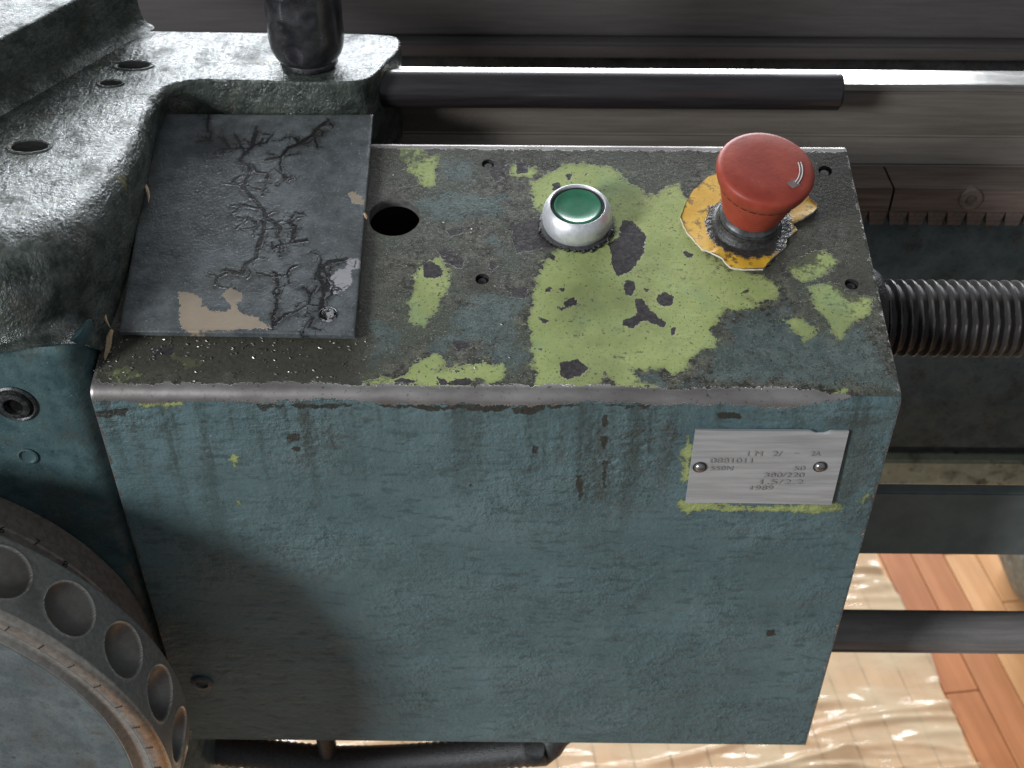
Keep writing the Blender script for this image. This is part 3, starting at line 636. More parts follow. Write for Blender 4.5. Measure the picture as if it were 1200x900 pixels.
# box interior light stop: inner back wall keeps the hole dark
# cover plate -------------------------------------------------------
def cover_plate():
    HT = .0042; c00, c10, c11, c01 = (np.array(pan(*q, HT)) for q in ((139, 388), (415, 392.5), (437, 133), (183, 132)))
    nu, nv = 220, 290; U, Vv = np.meshgrid(np.linspace(0, 1, nu), np.linspace(0, 1, nv))
    uv = ((1-U)*(1-Vv))[..., None]*c00+(U*(1-Vv))[..., None]*c10+(U*Vv)[..., None]*c11+((1-U)*Vv)[..., None]*c01
    e = np.minimum(np.minimum(U, 1-U)*.104, np.minimum(Vv, 1-Vv)*.137); hh = HT-.0006*np.exp(-e/.0005)
    hh = hh+.0006*np.sin(U*3.1)*np.cos(Vv*2.4)
    top = np.stack([uv[..., 0], uv[..., 1]*CT-hh*ST, uv[..., 1]*ST+hh*CT], -1)
    b = MB(); b.grid(top); idx = np.arange(nu*nv).reshape(nv, nu)
    ring = np.concatenate([idx[0, :], idx[1:, -1], idx[-1, -2::-1], idx[-2:0:-1, 0]]); nb = len(b.v); uvf = uv.reshape(-1, 2)
    low = [pw(uvf[i][0], uvf[i][1], .0016) for i in ring]; m = len(ring)
    b.v += low; b.f += [(int(ring[k]), nb+k, nb+(k+1) % m, int(ring[(k+1) % m])) for k in range(m)]; b.f.append(tuple(nb+k for k in range(m-1, -1, -1)))
    o = b.build('cover_plate', M_plate, box, angle=50); o['label'] = 'dark cracked and peeling painted sheet metal cover plate'
    a4 = lambda *q: [pan(220+x/5.4545, 130+y/5.4545, HT) for x, y in q]; a5 = lambda *q: [pan(220+x/5.4545, 260+y/5.4545, HT) for x, y in q]
    K = [a4((440, 125), (425, 170), (410, 230), (365, 270), (335, 310), (345, 340), (390, 345), (400, 400), (365, 460), (350, 490), (395, 540), (450, 600), (485, 640), (500, 690), (560, 720), (600, 760)), a4((880, 70), (825, 110), (800, 150), (710, 205), (640, 235), (600, 290), (500, 310)),
         a4((540, 150), (500, 200), (430, 215), (400, 240), (340, 235), (240, 245), (200, 280)), a4((305, 150), (330, 200), (345, 235)), a4((230, 165), (250, 210), (270, 235)), a4((135, 25), (125, 80), (130, 130), (150, 130), (140, 190)), a4((410, 340), (440, 390), (510, 400), (500, 470), (480, 540)), a4((300, 605), (360, 605), (440, 625)), a4((320, 685), (400, 690), (450, 740)),
         a4((350, 410), (300, 440), (280, 470)), a4((640, 720), (690, 650), (720, 660)), a4((600, 290), (590, 340), (600, 400), (640, 450)), a4((710, 205), (690, 170)), a4((825, 110), (870, 130)), a5((480, 0), (490, 40), (475, 100), (455, 160), (440, 230), (370, 280), (350, 340), (290, 330)), a5((640, 0), (690, 40), (675, 100), (690, 130), (760, 120)), a5((690, 135), (600, 150), (540, 180)), a5((850, 280), (835, 340), (865, 400), (870, 450), (860, 520), (850, 570)),
         a5((1010, 240), (900, 260), (860, 300), (900, 350), (890, 440)), a5((570, 350), (580, 410), (550, 450), (570, 500), (570, 560), (545, 620), (545, 680)), a5((740, 430), (790, 470), (770, 530), (690, 580)), a5((180, 400), (190, 360), (280, 320)), a5((800, 620), (775, 680)), a5((860, 300), (850, 260)), a5((590, 40), (580, 100), (600, 150)), a5((640, 340), (650, 400)), a5((930, 420), (920, 470), (880, 500))]
    r2 = random.Random(5); extra = []
    for ln in K:
        for q in range(2+len(ln)//2):
            i = r2.randrange(len(ln)); p = np.array(ln[i]); an = r2.uniform(0, 6.28); pts = [p]
            for s in range(r2.randint(2, 4)): an += r2.uniform(-.7, .7); p = p+.0022*r2.uniform(.6, 1.3)*np.array([math.cos(an), math.sin(an)]); pts.append(p)
            extra.append(pts)
    K2 = [[np.array(p) for p in l] for l in K]
    thick = [K2[0], K2[1], K2[14], K2[17], K2[18], K2[15]]
    uvt = np.concatenate([uvf, uvf[ring]])
    kd_ = np.minimum(np.minimum(ldist(uvt, K2)-.12, ldist(uvt, thick)-.50), ldist(uvt, extra)+.12)
    peel = [a5((-60, 440), (0, 450), (80, 490), (100, 540), (160, 565), (215, 575), (270, 560), (275, 520), (215, 475), (270, 430), (350, 460), (340, 500), (310, 530), (360, 590), (450, 610), (540, 690), (0, 700), (-50, 700)), a4((1010, 520), (1060, 510), (1120, 570), (1130, 600), (1060, 590))]
    prim = [a5((900, 360), (960, 310), (1010, 290), (1040, 240), (1090, 240), (1100, 290), (1050, 300), (1045, 400), (1000, 440), (940, 460), (910, 420))]
    fattr(o, 'crack', kd_); fattr(o, 'peel', sdf(uvt, peel)); fattr(o, 'primer', sdf(uvt, prim))
    u, v = pan(384.5, 369, HT)
    MB().rev([(.0040, -.0004), (.0041, .0003), (.0035, .0008), (.0030, .0003), (.0028, .0009), (.0012, .0012), (.0001, .0012)], pw(u, v, HT), NP, 24).build('plate_screw', M_plate, o)
cover_plate()
# start button ------------------------------------------------------
def start_button():
    u, v = pan(677, 240, .0125); root = empty('start_button', pw(u, v, 0), parent=box); root['label'] = 'round green push button in a rounded satin metal bezel'
    O = pw(u, v, 0); n = 72
    MB().rev([(.0002, .0003), (.0166, .0003), (.0168, .0012), (.0160, .0017), (.0150, .0017)], O, NP, n).build('gasket', M_rubber, root)
    MB().rev([(.0148, .0012), (.0153, .0024), (.01565, .0045), (.01565, .0064), (.0152, .0088), (.0143, .0108), (.0132, .0122), (.0124, .0128), (.01215, .0126), (.0120, .0100)], O, NP, n).build('bezel', M_bezel, root, angle=60)
    MB().rev([(.0120, .0095), (.0119, .0112), (.0115, .0117), (.0111, .0117), (.0109, .0108)], O, NP, n).build('seal_ring', M_rubber, root, angle=60)
    MB().rev([(.01095, .0100), (.0109, .0113), (.0105, .0118), (.0098, .0119), (.0094, .0116), (.005, .01145), (.0001, .0114)], O, NP, n).build('green_lens', M_green, root, angle=60)
    b = MB(); r3 = random.Random(3)
    for k in range(70):
        a = r3.uniform(rad(170), rad(345)); r = r3.gauss(.0166, .0006); s = r3.choice((.00025, .0004, .0006, .0010))*r3.uniform(.7, 1.2); c = Vector(pw(u+r*math.cos(a), v+r*math.sin(a), .0006)); 
        b.rev([(s*.9, -.0005), (s, s*.3), (s*.5, s*.9), (.00002, s)], c, NP, 6, (math.cos(k), math.sin(k), .2))
    tag(b.build('grime_crust', M_black, root), kind='stuff')
start_button()
# emergency button --------------------------------------------------
def emergency():
    bu, bv = pan(880.5, 247, .010); tu, tv = pan(899, 194.5, .0388); Bp = np.array(pw(bu, bv, .010)); Tp = np.array(pw(tu, tv, .0388)); AXE = (Tp-Bp)/np.linalg.norm(Tp-Bp); O = Bp-AXE*.010/float(AXE@NP)
    u, v = O[0], O[1]/CT if abs(O[2]) < 1e9 else 0; root = empty('emergency_button', pw(u, v, 0), parent=box); root['label'] = 'worn red mushroom emergency stop button on a torn yellow disc'; n = 72
    outl = [(852, 199), (830, 208), (812, 224), (801, 243), (797, 256), (804, 272), (814, 283), (822, 292), (833, 296), (845, 302), (850, 308), (856, 314), (870, 316), (894, 316), (905, 303), (921, 289), (922, 279), (934, 270), (929, 262), (940, 257), (952, 250), (958, 243), (954, 236), (948, 232), (942, 218), (920, 200), (890, 190)]
    pts = [np.array(pan(*q, .0006)) for q in outl]; m = len(pts); fine = []
    for i in range(m):
        a, b_ = pts[i], pts[(i+1) % m]
        for s in range(5): fine.append(a+(b_-a)*s/5+np.array([random.uniform(-1, 1), random.uniform(-1, 1)])*.00018)
    cc = np.array([u, v]); rings = [.0, .18, .36, .5, .6, .7, .8, .88, .95, 1.0]; P = []
    for r in rings:
        P.append([pw(*(cc+(p-cc)*max(r, .02)), .0007+.0004*math.sin(k*.21)*r**3+(.0006 if 40 < k < 70 else 0)*r**4) for k, p in enumerate(fine+fine[:1])])
    b = MB().grid(P); dirt = []
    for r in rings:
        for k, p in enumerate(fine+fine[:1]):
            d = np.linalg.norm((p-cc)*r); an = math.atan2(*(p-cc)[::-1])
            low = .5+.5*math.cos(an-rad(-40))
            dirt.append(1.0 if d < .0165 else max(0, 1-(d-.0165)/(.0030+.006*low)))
    o = b.build('legend_disc', M_yellow, root, angle=None); fattr(o, 'dirt', dirt)
    sk = MB(); L = [pw(*p, .0) for p in fine]; T = [pw(*p, .0010) for p in fine]; q = len(fine)
    sk.add(L+T, [(k, (k+1) % q, q+(k+1) % q, q+k) for k in range(q)]); sk.build('disc_edge', M_paper, o, smooth=False)
    MB().rev([(.0160, .0002), (.0158, .0018), (.0150, .0026), (.0146, .0028), (.0143, .0050), (.0140, .0058), (.0110, .0058)], O, AXE, n).build('rubber_collar', M_black, root, angle=60)
    MB().rev([(.0134, .0050), (.0134, .0078), (.0128, .0084), (.0120, .0112)], O, AXE, n).build('neck', M_collar, root, angle=40)
    prof = [(.0090, .0098), (.0122, .0098), (.0127, .0104)]; h = .0108
    for k in range(9):
        r0 = .0130+.0050*k/9
        prof += [(r0, h), (r0+.00034, h+.0007), (r0+.00042, h+.0013), (r0+.00040, h+.0016)]; h += .0019
    prof += [(.0182, .0282), (.0185, .0288), (.0196, .0305), (.0204, .0325), (.0209, .0345), (.02105, .0360), (.0209, .0370), (.0204, .0378), (.0196, .0383), (.0185, .0386), (.0120, .0389), (.006, .0390), (.0001, .0390)]
    cap = MB().rev(prof, O, AXE, 96).build('red_cap', M_red, root, angle=60)
    # printed dashes under the rim
    b = MB()
    for k in range(30):
        a = 2*math.pi*k/30
        NV = Vector(AXE); e1 = (Vector((1, 0, 0))-NV*AXE[0]).normalized(); e2 = NV.cross(e1); d = e1*math.cos(a)+e2*math.sin(a); t = -e1*math.sin(a)+e2*math.cos(a); c = Vector(O)+NV*.0290+d*.0184
        b.add([c+t*x_+NV*y_+d*(z_+y_*.5) for x_, y_ in ((-.0014, -.0005), (.0010, -.0005), (.0014, .0006), (-.0010, .0006)) for z_ in (0, .00045)], [(0, 2, 3, 1), (2, 4, 5, 3), (4, 6, 7, 5), (6, 0, 1, 7), (1, 3, 5, 7)])
    b.build('rim_dashes', mat_simple('dark_red', (.06, .012, .010), (.10, .02, .016), .5), cap, smooth=False)
    # curved arrow mark
    E1 = np.array([1, 0, 0])-AXE*AXE[0]; E1 /= np.linalg.norm(E1); E2 = np.cross(AXE, E1)
    def tp(a_, b_, h_): return tuple(O+E1*(a_-u)+E2*(b_-v)+AXE*h_)
    b = MB(); H = .0391
    for rr in (.0149, .0137):
        seg = []
        for k in range(17):
            a = rad(-38+50*k/16); seg.append(tp(u+.0005+rr*math.cos(a)*.98, v+rr*math.sin(a), H))
        b.tube(seg, .00022, 6)
    b.build('arrow_outline', mat_simple('worn_white_print', (.42, .36, .34), (.55, .5, .47), .6), cap)
    b = MB(); P = [[tp(u+.0005+rr*math.cos(rad(a))*.98, v+rr*math.sin(rad(a)), H-.00012) for a in range(-38, 13, 3)] for rr in (.0138, .0148)]
    b.grid(P); b.build('arrow_fill', mat_simple('worn_grey_print', (.10, .07, .065), (.16, .12, .11), .6), cap)
    a0 = rad(-44); c0 = (u+.0005+.0140*math.cos(a0), v+.0140*math.sin(a0)); 
    b = MB().add([tp(c0[0]+x_, c0[1]+y_, H-.0001) for x_, y_ in ((-.0034, .0006), (.0006, .0030), (.0028, -.0002), (-.0012, -.0022))], [(3, 2, 1, 0)]); b.build('arrow_head', bpy.data.materials['worn_grey_print'], cap)
emergency()
# name plate --------------------------------------------------------
def name_plate():
    root = empty('name_plate', (.1145, -.0015, -.0385), parent=box); root['label'] = 'small aluminium name plate with faint stamped lettering, riveted at both ends'
    x0, x1, zt, zb = .0827, .1460, -.0168, -.0594; nx, nz = 90, 60
    X, Z = np.meshgrid(np.linspace(x0, x1, nx), np.linspace(zb, zt, nz)); 
    Yy = -.0016+.00025*np.sin((X-x0)*70)*np.cos((Z-zb)*60)
    notch = np.exp(-(((X-.1347)/.0032)**4))*np.clip((Z-(zt-.0016))/.0016, 0, 1); Z = Z-notch*.0013; Yy = Yy+notch*.0004
    b = MB().grid(np.stack([X, Yy, Z], -1), True); idx = np.arange(nx*nz).reshape(nz, nx); ring = np.concatenate([idx[0], idx[1:, -1], idx[-1, -2::-1], idx[-2:0:-1, 0]]); m = len(ring); nb = len(b.v)
    b.v += [(b.v[i][0], -.0004, b.v[i][2]) for i in ring]; b.f += [(int(ring[k]), int(ring[(k+1) % m]), nb+(k+1) % m, nb+k) for k in range(m)]
    b.build('metal_sheet', M_alu, root, angle=40)
    for (x, y) in ((820, 547.5), (961, 547)):
        p = atY(x, y, -.0018); MB().rev([(.0024, -.001), (.0023, .0004), (.0018, .0011), (.001, .0015), (.0001, .0016)], p, (0, -1, 0), 24).build('rivet', M_rivet, root)
        MB().rev([(.0030, .0), (.0030, .00012), (.0023, .00014)], p+np.array([0, .0000, 0]), (0, -1, 0), 24).build('rivet_grime', M_black, root)
    def text(s, xa, xb, y, hpx):
        cu = bpy.data.curves.new('stamp', 'FONT'); cu.body = s; cu.size = 1; cu.extrude = 0; to = bpy.data.objects.new('stamp', cu); COL.objects.link(to)
        dg = bpy.context.evaluated_depsgraph_get(); me = bpy.data.meshes.new_from_object(to.evaluated_get(dg)); bpy.data.objects.remove(to); bpy.data.curves.remove(cu)
        co = np.array([v.co[:] for v in me.vertices]); mn, mx = co.min(0), co.max(0)
        A = atY(xa, y, -.0021); B = atY(xb, y, -.0021); hh = hpx*.00050
        xx = A[0]+(co[:, 0]-mn[0])/(mx[0]-mn[0])*(B[0]-A[0]); zz = A[2]+(B[2]-A[2])*(co[:, 0]-mn[0])/(mx[0]-mn[0])+(co[:, 1]-(mn[1]+mx[1])/2)/max(mx[1]-mn[1], .45)*hh
        V = np.stack([xx, np.full(len(xx), -.00205), zz], -1); F = [list(p.vertices) for p in me.polygons]
        mobj('stamped_text', V, F, M_stamp, root, None, False)
    text('1 M', 876, 893, 532, 5.5); text('2/', 905, 916, 532, 6); text('-', 930, 936, 531.5, 3); text('2A', 950, 961, 532, 5.5)
    text('0881011', 832, 881, 540, 5.5); text('550N', 832, 858, 549, 5.2)
    text('50', 930, 943, 549, 5.2); text('380/220', 895, 942, 557, 5.4); text('1.5/2.2', 891, 941, 565, 5.4); text('1989', 879, 905, 572, 5.2)
name_plate()
# front-face bolt
p = atY(237, 800, -.0002)
MB().rev([(.0058, -.002), (.0058, .0006), (.0050, .0012), (.0032, .0013), (.0028, .0003), (.0001, .0002)], p, (0, -1, 0), 24).build('front_screw', mat_simple('painted_screw', (.02, .028, .03), (.05, .065, .068), .45, 0, 500, .4), box)
# bearing flange where the lead screw leaves the box
MB().rev([(.0180, .16), (.0225, .1600), (.0225, .1690), (.0212, .1710), (.0195, .1720), (.0165, .1722)], (0, .07, -.0113), (1, 0, 0), 56, (0, 1, 0)).build('bearing_flange', mat_simple('oily_bearing', (.006, .005, .005), (.022, .017, .014), .6, .0, 300, .9), box)
MB().box((.150, .055, -.10), (.1735, .10, -.02), .004).build('bearing_bracket', M_bedpaint, box)

# ================================================================== SADDLE
sad = empty('saddle', (-.2, .11, .02), 'oily dark green-grey cast saddle with rounded shoulder shining white beside the cracked plate', 'saddle')
def saddle():
    ZT = .057
    st = [((-.42, -.004), .042, (-.42, -.006, .0202), (-.42, .14)), ((-.25, -.003), .042, (-.25, -.005, .0202), (-.26, .12)), ((-.207, .0), .042, (-.206, -.003, .0202), (-.24, .125)), ((-.178, .012), .034, (-.170, .006, .0202), (-.236, .133)), ((-.167, .032), .024, (-.1625, .028, -.001), (-.233, .14)), ((-.1625, .06), .017, (-.161, .055, -.001), (-.226, .155)), ((-.1595, .10), .013, (-.165, .10, .005), (-.214, .18)), ((-.1615, .142), .010, (-.167, .145, .01), (-.2, .205)), ((-.1595, .157), .005, (-.165, .159, .012), (-.18, .1993)), ((-.150, .1644), .0018, (-.152, .1648, .012), (-.165, .195)),
          ((-.12, .165), .0012, (-.12, .165, .012), (-.12, .195)), ((-.072, .165), .0012, (-.072, .165, .012), (-.08, .195)), ((-.0655, .1675), .0012, (-.0655, .1675, .012), (-.078, .195)), ((-.0560, .1905), .0012, (-.056, .190, .012), (-.078, .195)), ((-.0525, .2010), .0014, (-.0525, .199, .012), (-.078, .195)), ((-.0520, .211), .002, (-.052, .211, .036), (-.078, .195)), ((-.0545, .2175), .002, (-.0545, .2175, .036), (-.08, .195)), ((-.062, .2195), .002, (-.062, .2195, .036), (-.09, .195)), ((-.12, .2215), .002, (-.12, .2215, .036), (-.12, .195)), ((-.17, .2225), .002, (-.17, .2225, .036), (-.165, .195)), ((-.24, .224), .002, (-.24, .224, .036), (-.2, .205))]
    K = np.array([s[0]+(s[1],)+s[2] for s in st]); Dd = np.array([s[3] for s in st]); n = len(st); P = []
    def cr(A, i, t):
        p0, p1, p2, p3 = A[max(i-1, 0)], A[i], A[min(i+1, n-1)], A[min(i+2, n-1)]
        # finite-difference tangents scaled by chord keep corners tight
        d = lambda a, b: max(np.linalg.norm((b-a)[:2]), 1e-5)
        l01, l12, l23 = d(p0, p1), d(p1, p2), d(p2, p3)
        m1 = (p2-p1)/l12*.5+(p1-p0)/l01*.5 if i > 0 else (p2-p1)/l12; m2 = (p2-p1)/l12*.5+(p3-p2)/l23*.5 if i < n-2 else (p2-p1)/l12
        m1 = m1*l12; m2 = m2*l12; t2, t3 = t*t, t*t*t
        return (2*t3-3*t2+1)*p1+(t3-2*t2+t)*m1+(-2*t3+3*t2)*p2+(t3-t2)*m2
    for i in range(n-1):
        L = np.linalg.norm((K[i+1]-K[i])[:2]); seg = max(4, min(40, int(L/.0025)))
        for k in range(seg+(1 if i == n-2 else 0)):
            t = k/seg; q = cr(K, i, t); Dp = Dd[i]+(Dd[i+1]-Dd[i])*t; r = q[2]; kp = q[:2]; dirn = Dp-kp; dirn /= np.linalg.norm(dirn)
            A = q[3:6]; row = []
            r = min(r, ZT-A[2]-.001)
            for w in np.linspace(0, 1, 6): row.append((A[0]+(kp[0]-A[0])*w, A[1]+(kp[1]-A[1])*w, A[2]+(ZT-r-A[2])*w))
            for w in np.linspace(0, math.pi/2, 11)[1:]:
                s_, c_ = math.sin(w), math.cos(w); e = kp+dirn*r*(1-c_); row.append((e[0], e[1], ZT-r+r*s_))
            e0 = kp+dirn*r
            for w in np.linspace(0, 1, 8)[1:]: row.append((*(e0+(Dp-e0)*w), ZT))
            P.append(row)
    MB().grid(P, True).build('saddle_casting', M_saddle, sad, angle=None)
    # guide block: swept profile with a fillet at its foot
    a, b = np.array([-.2316-.0424*1.6, .1363-.0922*1.6]), np.array([-.1885, .2285]); dv = (b-a)/np.linalg.norm(b-a); nv = np.array([dv[1], -dv[0]])
    prof = [(-.09, .0860), (-.0015, .0860), (-.0004, .0856), (0, .0848), (.0003, .067), (.0012, .0625), (.0026, .0595), (.0046, .0578), (.0066, .05712), (.0072, .0566)]
    prof = prof[::-1]; P = []
    for s in np.linspace(0, 1, 40):
        c = a+(b-a)*s; P.append([(c[0]+nv[0]*o, c[1]+nv[1]*o, z) for o, z in prof])
    for k in range(1, 9):                       # round the far end
        an = math.pi/2*k/8; d = nv*math.cos(an)*(1 if k < 8 else 0)+dv*math.sin(an)*.55
        P.append([(b[0]+d[0]*max(o, -.002)+min(o+.002, 0)*nv[0], b[1]+d[1]*max(o, -.002)+min(o+.002, 0)*nv[1], z) for o, z in prof])
    e = np.array(P[-1]); P.append([(x-.12*dv[1], y+.12*dv[0], z) for x, y, z in e])
    MB().grid(P, True).build('guide_block', mat_cast('guide_paint', (.034, .044, .036), (.078, .094, .078), (.13, .14, .12), .28, .42, 1.1, .66, .6), sad, angle=60)
    for (px_, py_, ra, rb_) in ((35, 172, .0085, .0052), (157, 77, .0085, .0045), (130, 98, .0055, .0032)):
        c = atZ(px_, py_, ZT); b_ = MB(); n_ = 32; P = []
        for (f, z) in ((1.25, -.0004), (1.18, .0006), (1.05, .0005), (.98, -.0001), (.9, .00015), (0.01, .0002)):
            P.append([(c[0]+ra*f*math.cos(2*math.pi*k/n_), c[1]+rb_*f*math.sin(2*math.pi*k/n_), ZT+z) for k in range(n_+1)])
        b_.grid(P[:4], False).build('oil_hole_rim', M_saddle, sad); MB().grid(P[3:], False).build('oil_hole', M_void, sad)  # black disc on the uncut top paints the dark of the hole
saddle()
# clamp bolt --------------------------------------------------------
def clamp():
    c = np.array([-.0948, .1838, .057]); b = MB(); prof = [(.0128, .0), (.0142, .0015), (.0136, .0035), (.0150, .0045), (.0166, .0070), (.0178, .0105), (.0183, .0145), (.0182, .022), (.0184, .030), (.0183, .040), (.0186, .055), (.0184, .07), (.017, .075), (.0001, .077)]
    out = []
    for (r, h), (r2, h2) in zip(prof[:-1], prof[1:]):
        m = max(1, int(abs(h2-h)/.0015))
        for k in range(m): out.append((r+(r2-r)*k/m, h+(h2-h)*k/m))
    b.rev(out+[prof[-1]], c, (0, 0, 1), 72)
    V = np.array(b.v); rs = random.Random(2); dents = [(atan, hh, s, d) for atan, hh, s, d in ((-100, .012, .0042, .0012), (-118, .030, .004, -.0010), (-95, .034, .0045, .0012), (-75, .030, .003, .0010), (-110, .044, .004, -.0009), (-60, .045, .005, .0010), (-130, .02, .004, -.0008), (-85, .05, .004, .001))]
    d2 = V-c; an = np.degrees(np.arctan2(d2[:, 1], d2[:, 0])); rr = np.hypot(d2[:, 0], d2[:, 1])
    for a, hh, s, dd in dents:
        q = np.hypot(np.radians(an-a)*.018, d2[:, 2]-hh)/s; k = (rr-dd*np.exp(-q**2)-.0004*np.exp(-((q-1.3)/.3)**2)*-1)/np.maximum(rr, 1e-6); V[:, 0] = c[0]+(V[:, 0]-c[0])*k; V[:, 1] = c[1]+(V[:, 1]-c[1])*k
    o = mobj('clamp_bolt', V, b.f, M_tar, None, c, True, 60); tag(o, 'glossy black tarred clamp bolt standing on the saddle wing', 'bolt')
clamp()
# stop rod ------------------------------------------------------------
def stoprod():
    zc = .0436; r = .0094; O = (-.060, .1855, zc); L = .1692-(-.060)
    o = MB().rev([(.0001, 0), (r, 0), (r, L-.0012), (r-.0010, L), (r*.45, L), (r*.40, L-.002), (.0001, L-.002)], O, (1, 0, 0), 48, (0, 1, 0)).build('stop_rod', M_rod, None, (.05, .1855, zc), angle=30)
    tag(o, 'blackened round steel rod sticking out of the saddle wing above the bed', 'rod')
stoprod()

# ================================================================== APRON + DIAL + HANDWHEEL
apr = empty('apron', (-.3, .05, -.35), 'teal painted apron casting left of the control box, with a recessed socket bolt', 'apron')
def apron():
    b = MB(); P = []; xr = -.1662; rr = .011; yf = .003
    prof = [(-.60, yf), (-.30, yf), (-.19, yf)]
    for k in range(0, 9):
        a = rad(90*k/8); prof.append((xr-rr+rr*math.sin(a), yf+rr-rr*math.cos(a)))
    prof += [(xr, .05), (xr, .14), (-.6, .14)]
    zs = list(np.linspace(-.36, .016, 40))+[.0185, .0198]
    for z in zs:
        q = .0012 if z > .019 else .0003 if z > .018 else 0
        P.append([(x-q if x > -.2 else x, y+(q if y < .05 else 0), z) for x, y in prof])
    b.grid(P); top = P[-1]; n0 = len(b.v); b.v += top; b.f.append(tuple(n0+k for k in range(len(top)))); b.build('apron_casting', M_apron, apr, angle=40)
    c = atY(18, 473, yf)
    MB().rev([(.0092, -.001), (.0092, .0006), (.0084, .0012), (.0074, .0008), (.0070, .0003), (.0064, .0022), (.0050, .0027), (.0042, .0025), (.0040, .0004), (.0001, .0004)], c, (0, -1, 0), 36).build('socket_bolt', mat_simple('oily_bolt', (.012, .013, .013), (.05, .052, .05), .35, .3, 400, .4), apr)
    MB().rev([(.0039, .0006), (.0001, .0006)], c, (0, -1, 0), 6).build('socket', M_void, apr)  # flat black disc paints the dark inside the socket
    c = atY(33, 534, yf)
    MB().rev([(.0044, -.001), (.0044, .0007), (.0036, .0010), (.0030, .0004), (.0026, .0002), (.0001, .0002)], c, (0, -1, 0), 28).build('small_screw', M_apron, apr)
apron()
AX = np.array([-.28, 0, -.155])
def txtmesh(s):
    cu = bpy.data.curves.new('t', 'FONT'); cu.body = s; to = bpy.data.objects.new('t', cu); COL.objects.link(to)
    dg = bpy.context.evaluated_depsgraph_get(); me = bpy.data.meshes.new_from_object(to.evaluated_get(dg)); bpy.data.objects.remove(to); bpy.data.curves.remove(cu)
    co = np.array([v.co[:] for v in me.vertices]); co[:, :2] -= (co[:, :2].min(0)+co[:, :2].max(0))/2
    return co, [list(p.vertices) for p in me.polygons]
def dial():
    root = empty('graduated_dial', (AX[0], 0.003, AX[2]), 'brown steel graduated dial collar between the apron and the handwheel', 'dial')
    MB().rev([(.03, -.0035), (.1090, -.0035), (.1105, -.002), (.1105, .012), (.1098, .0128), (.1098, .031), (.1085, .0325), (.03, .0325)], (AX[0], 0, AX[2]), (0, -1, 0), 160).build('collar', M_dial, root, angle=40)
    for s, (px_, py_) in (('7', (43, 637)), ('8', (78, 661)), ('6', (5, 619))):
        # angle of the pixel on the cylinder
        best = min(((np.hypot(*(np.array(_pr((AX[0]+.111*math.cos(a), y, AX[2]+.111*math.sin(a))))-(px_, py_))), a, y) for a in np.linspace(.2, 1.6, 90) for y in np.linspace(-.03, 0, 16)))
        a, y = best[1], best[2]; co, F = txtmesh(s); sc_ = .0055
        V = [(AX[0]+.1107*math.cos(a-x_*sc_/.11), y+y_*sc_*-1*-1, AX[2]+.1107*math.sin(a-x_*sc_/.11)) for x_, y_, _ in co]
        mobj('numeral', V, F, M_ink, root, None, False)
    for k in range(60):
        a = 2*math.pi*k/60
        if not (rad(5) < a < rad(100)): continue
        t = np.array([-math.sin(a), 0, math.cos(a)]); d = np.array([math.cos(a), 0, math.sin(a)]); L = .010 if k % 5 == 0 else .006
        c = np.array([AX[0], -.0315, AX[2]])+d*.1099; V = [c+t*sx*.0002+np.array([0, sy*L, 0])+d*sz for sx in (-1, 1) for sy in (0, 1) for sz in (-.0005, .0001)]
        mobj('graduation_mark', V, [(0, 1, 3, 2), (4, 6, 7, 5), (0, 4, 5, 1), (2, 3, 7, 6), (1, 5, 7, 3)], M_ink, root, None, False)
def _pr(P):
    d = np.asarray(P, float)-CAM; z = d@_f; return 600+FPX*(d@_r)/z, 450-FPX*(d@_u)/z
dial()
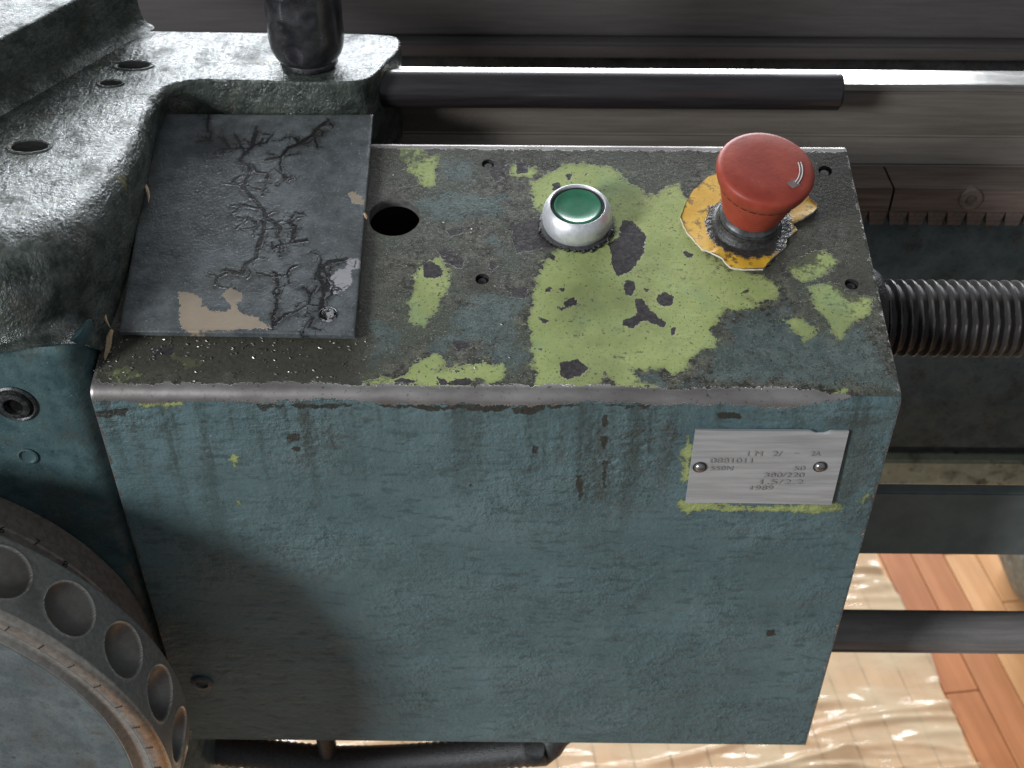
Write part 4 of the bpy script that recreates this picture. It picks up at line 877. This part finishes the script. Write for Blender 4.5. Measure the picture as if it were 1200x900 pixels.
def wheel():
    root = empty('handwheel', (AX[0], -.05, AX[2]), 'big steel handwheel with round finger dimples around its rim and a painted face', 'handwheel')
    R = .136; y0, y1 = -.0360, -.0700; na, ny = 1340, 62
    A = np.linspace(0, 2*math.pi, na, endpoint=False); Yv = np.linspace(y0, y1, ny); AA, YY = np.meshgrid(A, Yv)
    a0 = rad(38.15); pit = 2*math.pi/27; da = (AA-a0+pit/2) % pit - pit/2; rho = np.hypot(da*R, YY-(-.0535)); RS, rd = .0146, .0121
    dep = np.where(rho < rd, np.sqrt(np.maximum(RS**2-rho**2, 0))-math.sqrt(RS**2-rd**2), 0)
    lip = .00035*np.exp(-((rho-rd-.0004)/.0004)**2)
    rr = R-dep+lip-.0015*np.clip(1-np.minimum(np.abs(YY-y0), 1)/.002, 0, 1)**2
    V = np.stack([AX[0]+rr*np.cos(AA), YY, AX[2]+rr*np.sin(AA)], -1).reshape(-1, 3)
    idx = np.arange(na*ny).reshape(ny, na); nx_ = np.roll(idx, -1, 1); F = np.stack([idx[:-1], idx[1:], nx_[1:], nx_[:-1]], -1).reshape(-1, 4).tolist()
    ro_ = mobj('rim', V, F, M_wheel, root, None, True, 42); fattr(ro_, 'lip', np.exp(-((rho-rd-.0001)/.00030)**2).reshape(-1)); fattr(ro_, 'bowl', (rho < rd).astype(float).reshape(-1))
    O = (AX[0], 0, AX[2]); ax = (0, -1, 0)
    MB().rev([(.1361, .0699), (.1360, .0712), (.1350, .0724), (.1335, .0730), (.1300, .0732), (.1288, .0728), (.1284, .0718)], O, ax, 260).build('polished_ring', M_ring, root, angle=60)
    MB().rev([(.1285, .0722), (.1272, .0700), (.1250, .0690), (.1222, .0690), (.1212, .0698), (.1204, .0712), (.1196, .0718), (.1188, .0714)], O, ax, 260).build('face_groove', M_wheel, root, angle=60)
    MB().rev([(.1189, .0716), (.1178, .0716), (.1160, .0712), (.10, .0708), (.05, .0708), (.03, .0710)], O, ax, 200).build('face_disc', M_disc, root, angle=60)
    MB().rev([(.1345, .0365), (.1200, .0375), (.1180, .055), (.03, .060)], O, ax, 120).build('rim_back', M_wheel, root, angle=40)
    MB().rev([(.030, .060), (.031, .0325), (.022, .0325), (.022, .085), (.031, .085), (.032, .071)], O, ax, 60).build('hub', M_wheel, root, angle=40)
    for k in range(54):
        a = a0+2*math.pi*k/54+.03; d = np.array([math.cos(a), 0, math.sin(a)]); t = np.array([-math.sin(a), 0, math.cos(a)])
        if not (rad(-30) < (a+math.pi) % (2*math.pi)-math.pi < rad(100)): continue
        V = [np.array([AX[0], -.0734, AX[2]])+d*rd_+t*s for rd_ in (.1298, .1330) for s in (-.0003, .0003)]; V += [v+np.array([0, .0008, 0]) for v in V]
        mobj('graduation_mark', V, [(0, 2, 3, 1), (0, 4, 6, 2), (1, 3, 7, 5), (2, 6, 7, 3), (0, 1, 5, 4)], M_ink, root, None, False)
wheel()

# ================================================================== SMALL THINGS
# hose and pipe under the box
def hose():
    pts = []
    for k in range(120):
        t = k/119; x = -.24+.26*t; z = -.2945-.0150*math.sin(math.pi*min(max((t-.05)/.95, 0), 1))+.030*max(t-.55, 0)
        pts.append((x, .04-.02*t, z))
    pts += [(.02+.004*k, .02+.002*k, -.291+.005*k) for k in range(1, 14)]
    o = MB().tube(pts, lambda t: .0092+.0005*math.sin(t*420), 20).build('hose', M_hose, None, (-.1, .04, -.31), angle=60)
    tag(o, 'black flexible hose sagging under the control box', 'hose')
hose()
c = atY(385, 885, .03)
tag(MB().rev([(.0001, -.25), (.0055, -.25), (.0055, .09), (.0001, .09)], (c[0], .03, -.33), (0, 0, 1), 24).build('pipe', M_black, None, (c[0], .03, -.33)), 'thin dark pipe hanging down from the underside of the control box', 'pipe')
# splinters
def splinter(name, pxs, w, label, base=None, h=.001):
    pts = [np.array(pw(*pan(x, y, hh), hh)) for x, y, hh in pxs]; P = []; m = len(pts)
    b = MB(); b.tube([Vector(p) for p in pts], lambda t: w*(.35+.65*math.sin(math.pi*min(1, t*1.0+.12)))*(1 if t < .95 else .4), 6)
    return tag(b.build(name, M_splint, None, pts[0], angle=50), label, 'wood splinter', 'wood splinters on the box')
splinter('wood_splinter', [(131, 387, .004), (128, 396, .0035), (127, 406, .002), (124, 416, .0012), (123, 422, .001)], .0013, 'pale wood splinter lying below the lower left corner of the cracked plate')
splinter('wood_splinter', [(118, 358, .007), (122, 367, .006), (124, 375, .005), (129, 384, .0042)], .0007, 'thin curled wood shaving against the saddle at the cracked plate corner')
splinter('wood_splinter', [(170, 215, .0055), (172, 222, .006), (174, 230, .0055), (174, 238, .005)], .0009, 'small pale wood chip wedged between the saddle and the cracked plate')
splinter('wood_splinter', [(427, 250, .004), (429, 254, .0035), (430, 257, .003)], .0008, 'tiny orange wood chip beside the round empty hole')
# swarf specks
def swarf():
    b = MB(); rs = random.Random(21)
    def speck(x, y, h=.0003):
        u, v = pan(x, y)
        if any(math.hypot(u-pan(a_, b_)[0], v-pan(a_, b_)[1]) < r_+.001 for a_, b_, r_ in HOLES): return
        c = np.array(pw(u, v, h)); s = rs.uniform(.00022, .0006); a = rs.uniform(0, 6.28); t = np.array([math.cos(a), math.sin(a)*CT, math.sin(a)*ST]); q = np.cross(NP, t); up = NP*s*.8
        b.add([c-t*s*1.6, c+q*s*.6, c+t*s*1.6, c-q*s*.6, c+up+t*s*rs.uniform(-.5, .5)], [(0, 1, 4), (1, 2, 4), (2, 3, 4), (3, 0, 4)])
    for k in range(170): speck(rs.uniform(120, 440), rs.gauss(412, 12) if rs.random() < .75 else rs.uniform(398, 448))
    for k in range(45): speck(rs.gauss(127, 10), rs.gauss(412, 22))
    for k in range(16): t = rs.random(); speck(550+t*38+rs.uniform(-3, 3), 276-t*32+rs.uniform(-4, 4))
    for k in range(60): speck(rs.gauss(424-.08*(rs.random()*200), 3), rs.uniform(150, 400))
    for k in range(70): speck(rs.uniform(440, 620), rs.uniform(180, 440))
    for k in range(26): speck(rs.gauss(890, 25), rs.gauss(305, 8))
    o = b.build('metal_swarf', M_swarf, None, pw(-.05, .03), smooth=False); tag(o, 'tiny bright metal swarf specks scattered on the sloping box top', 'swarf', None, 'stuff')
swarf()
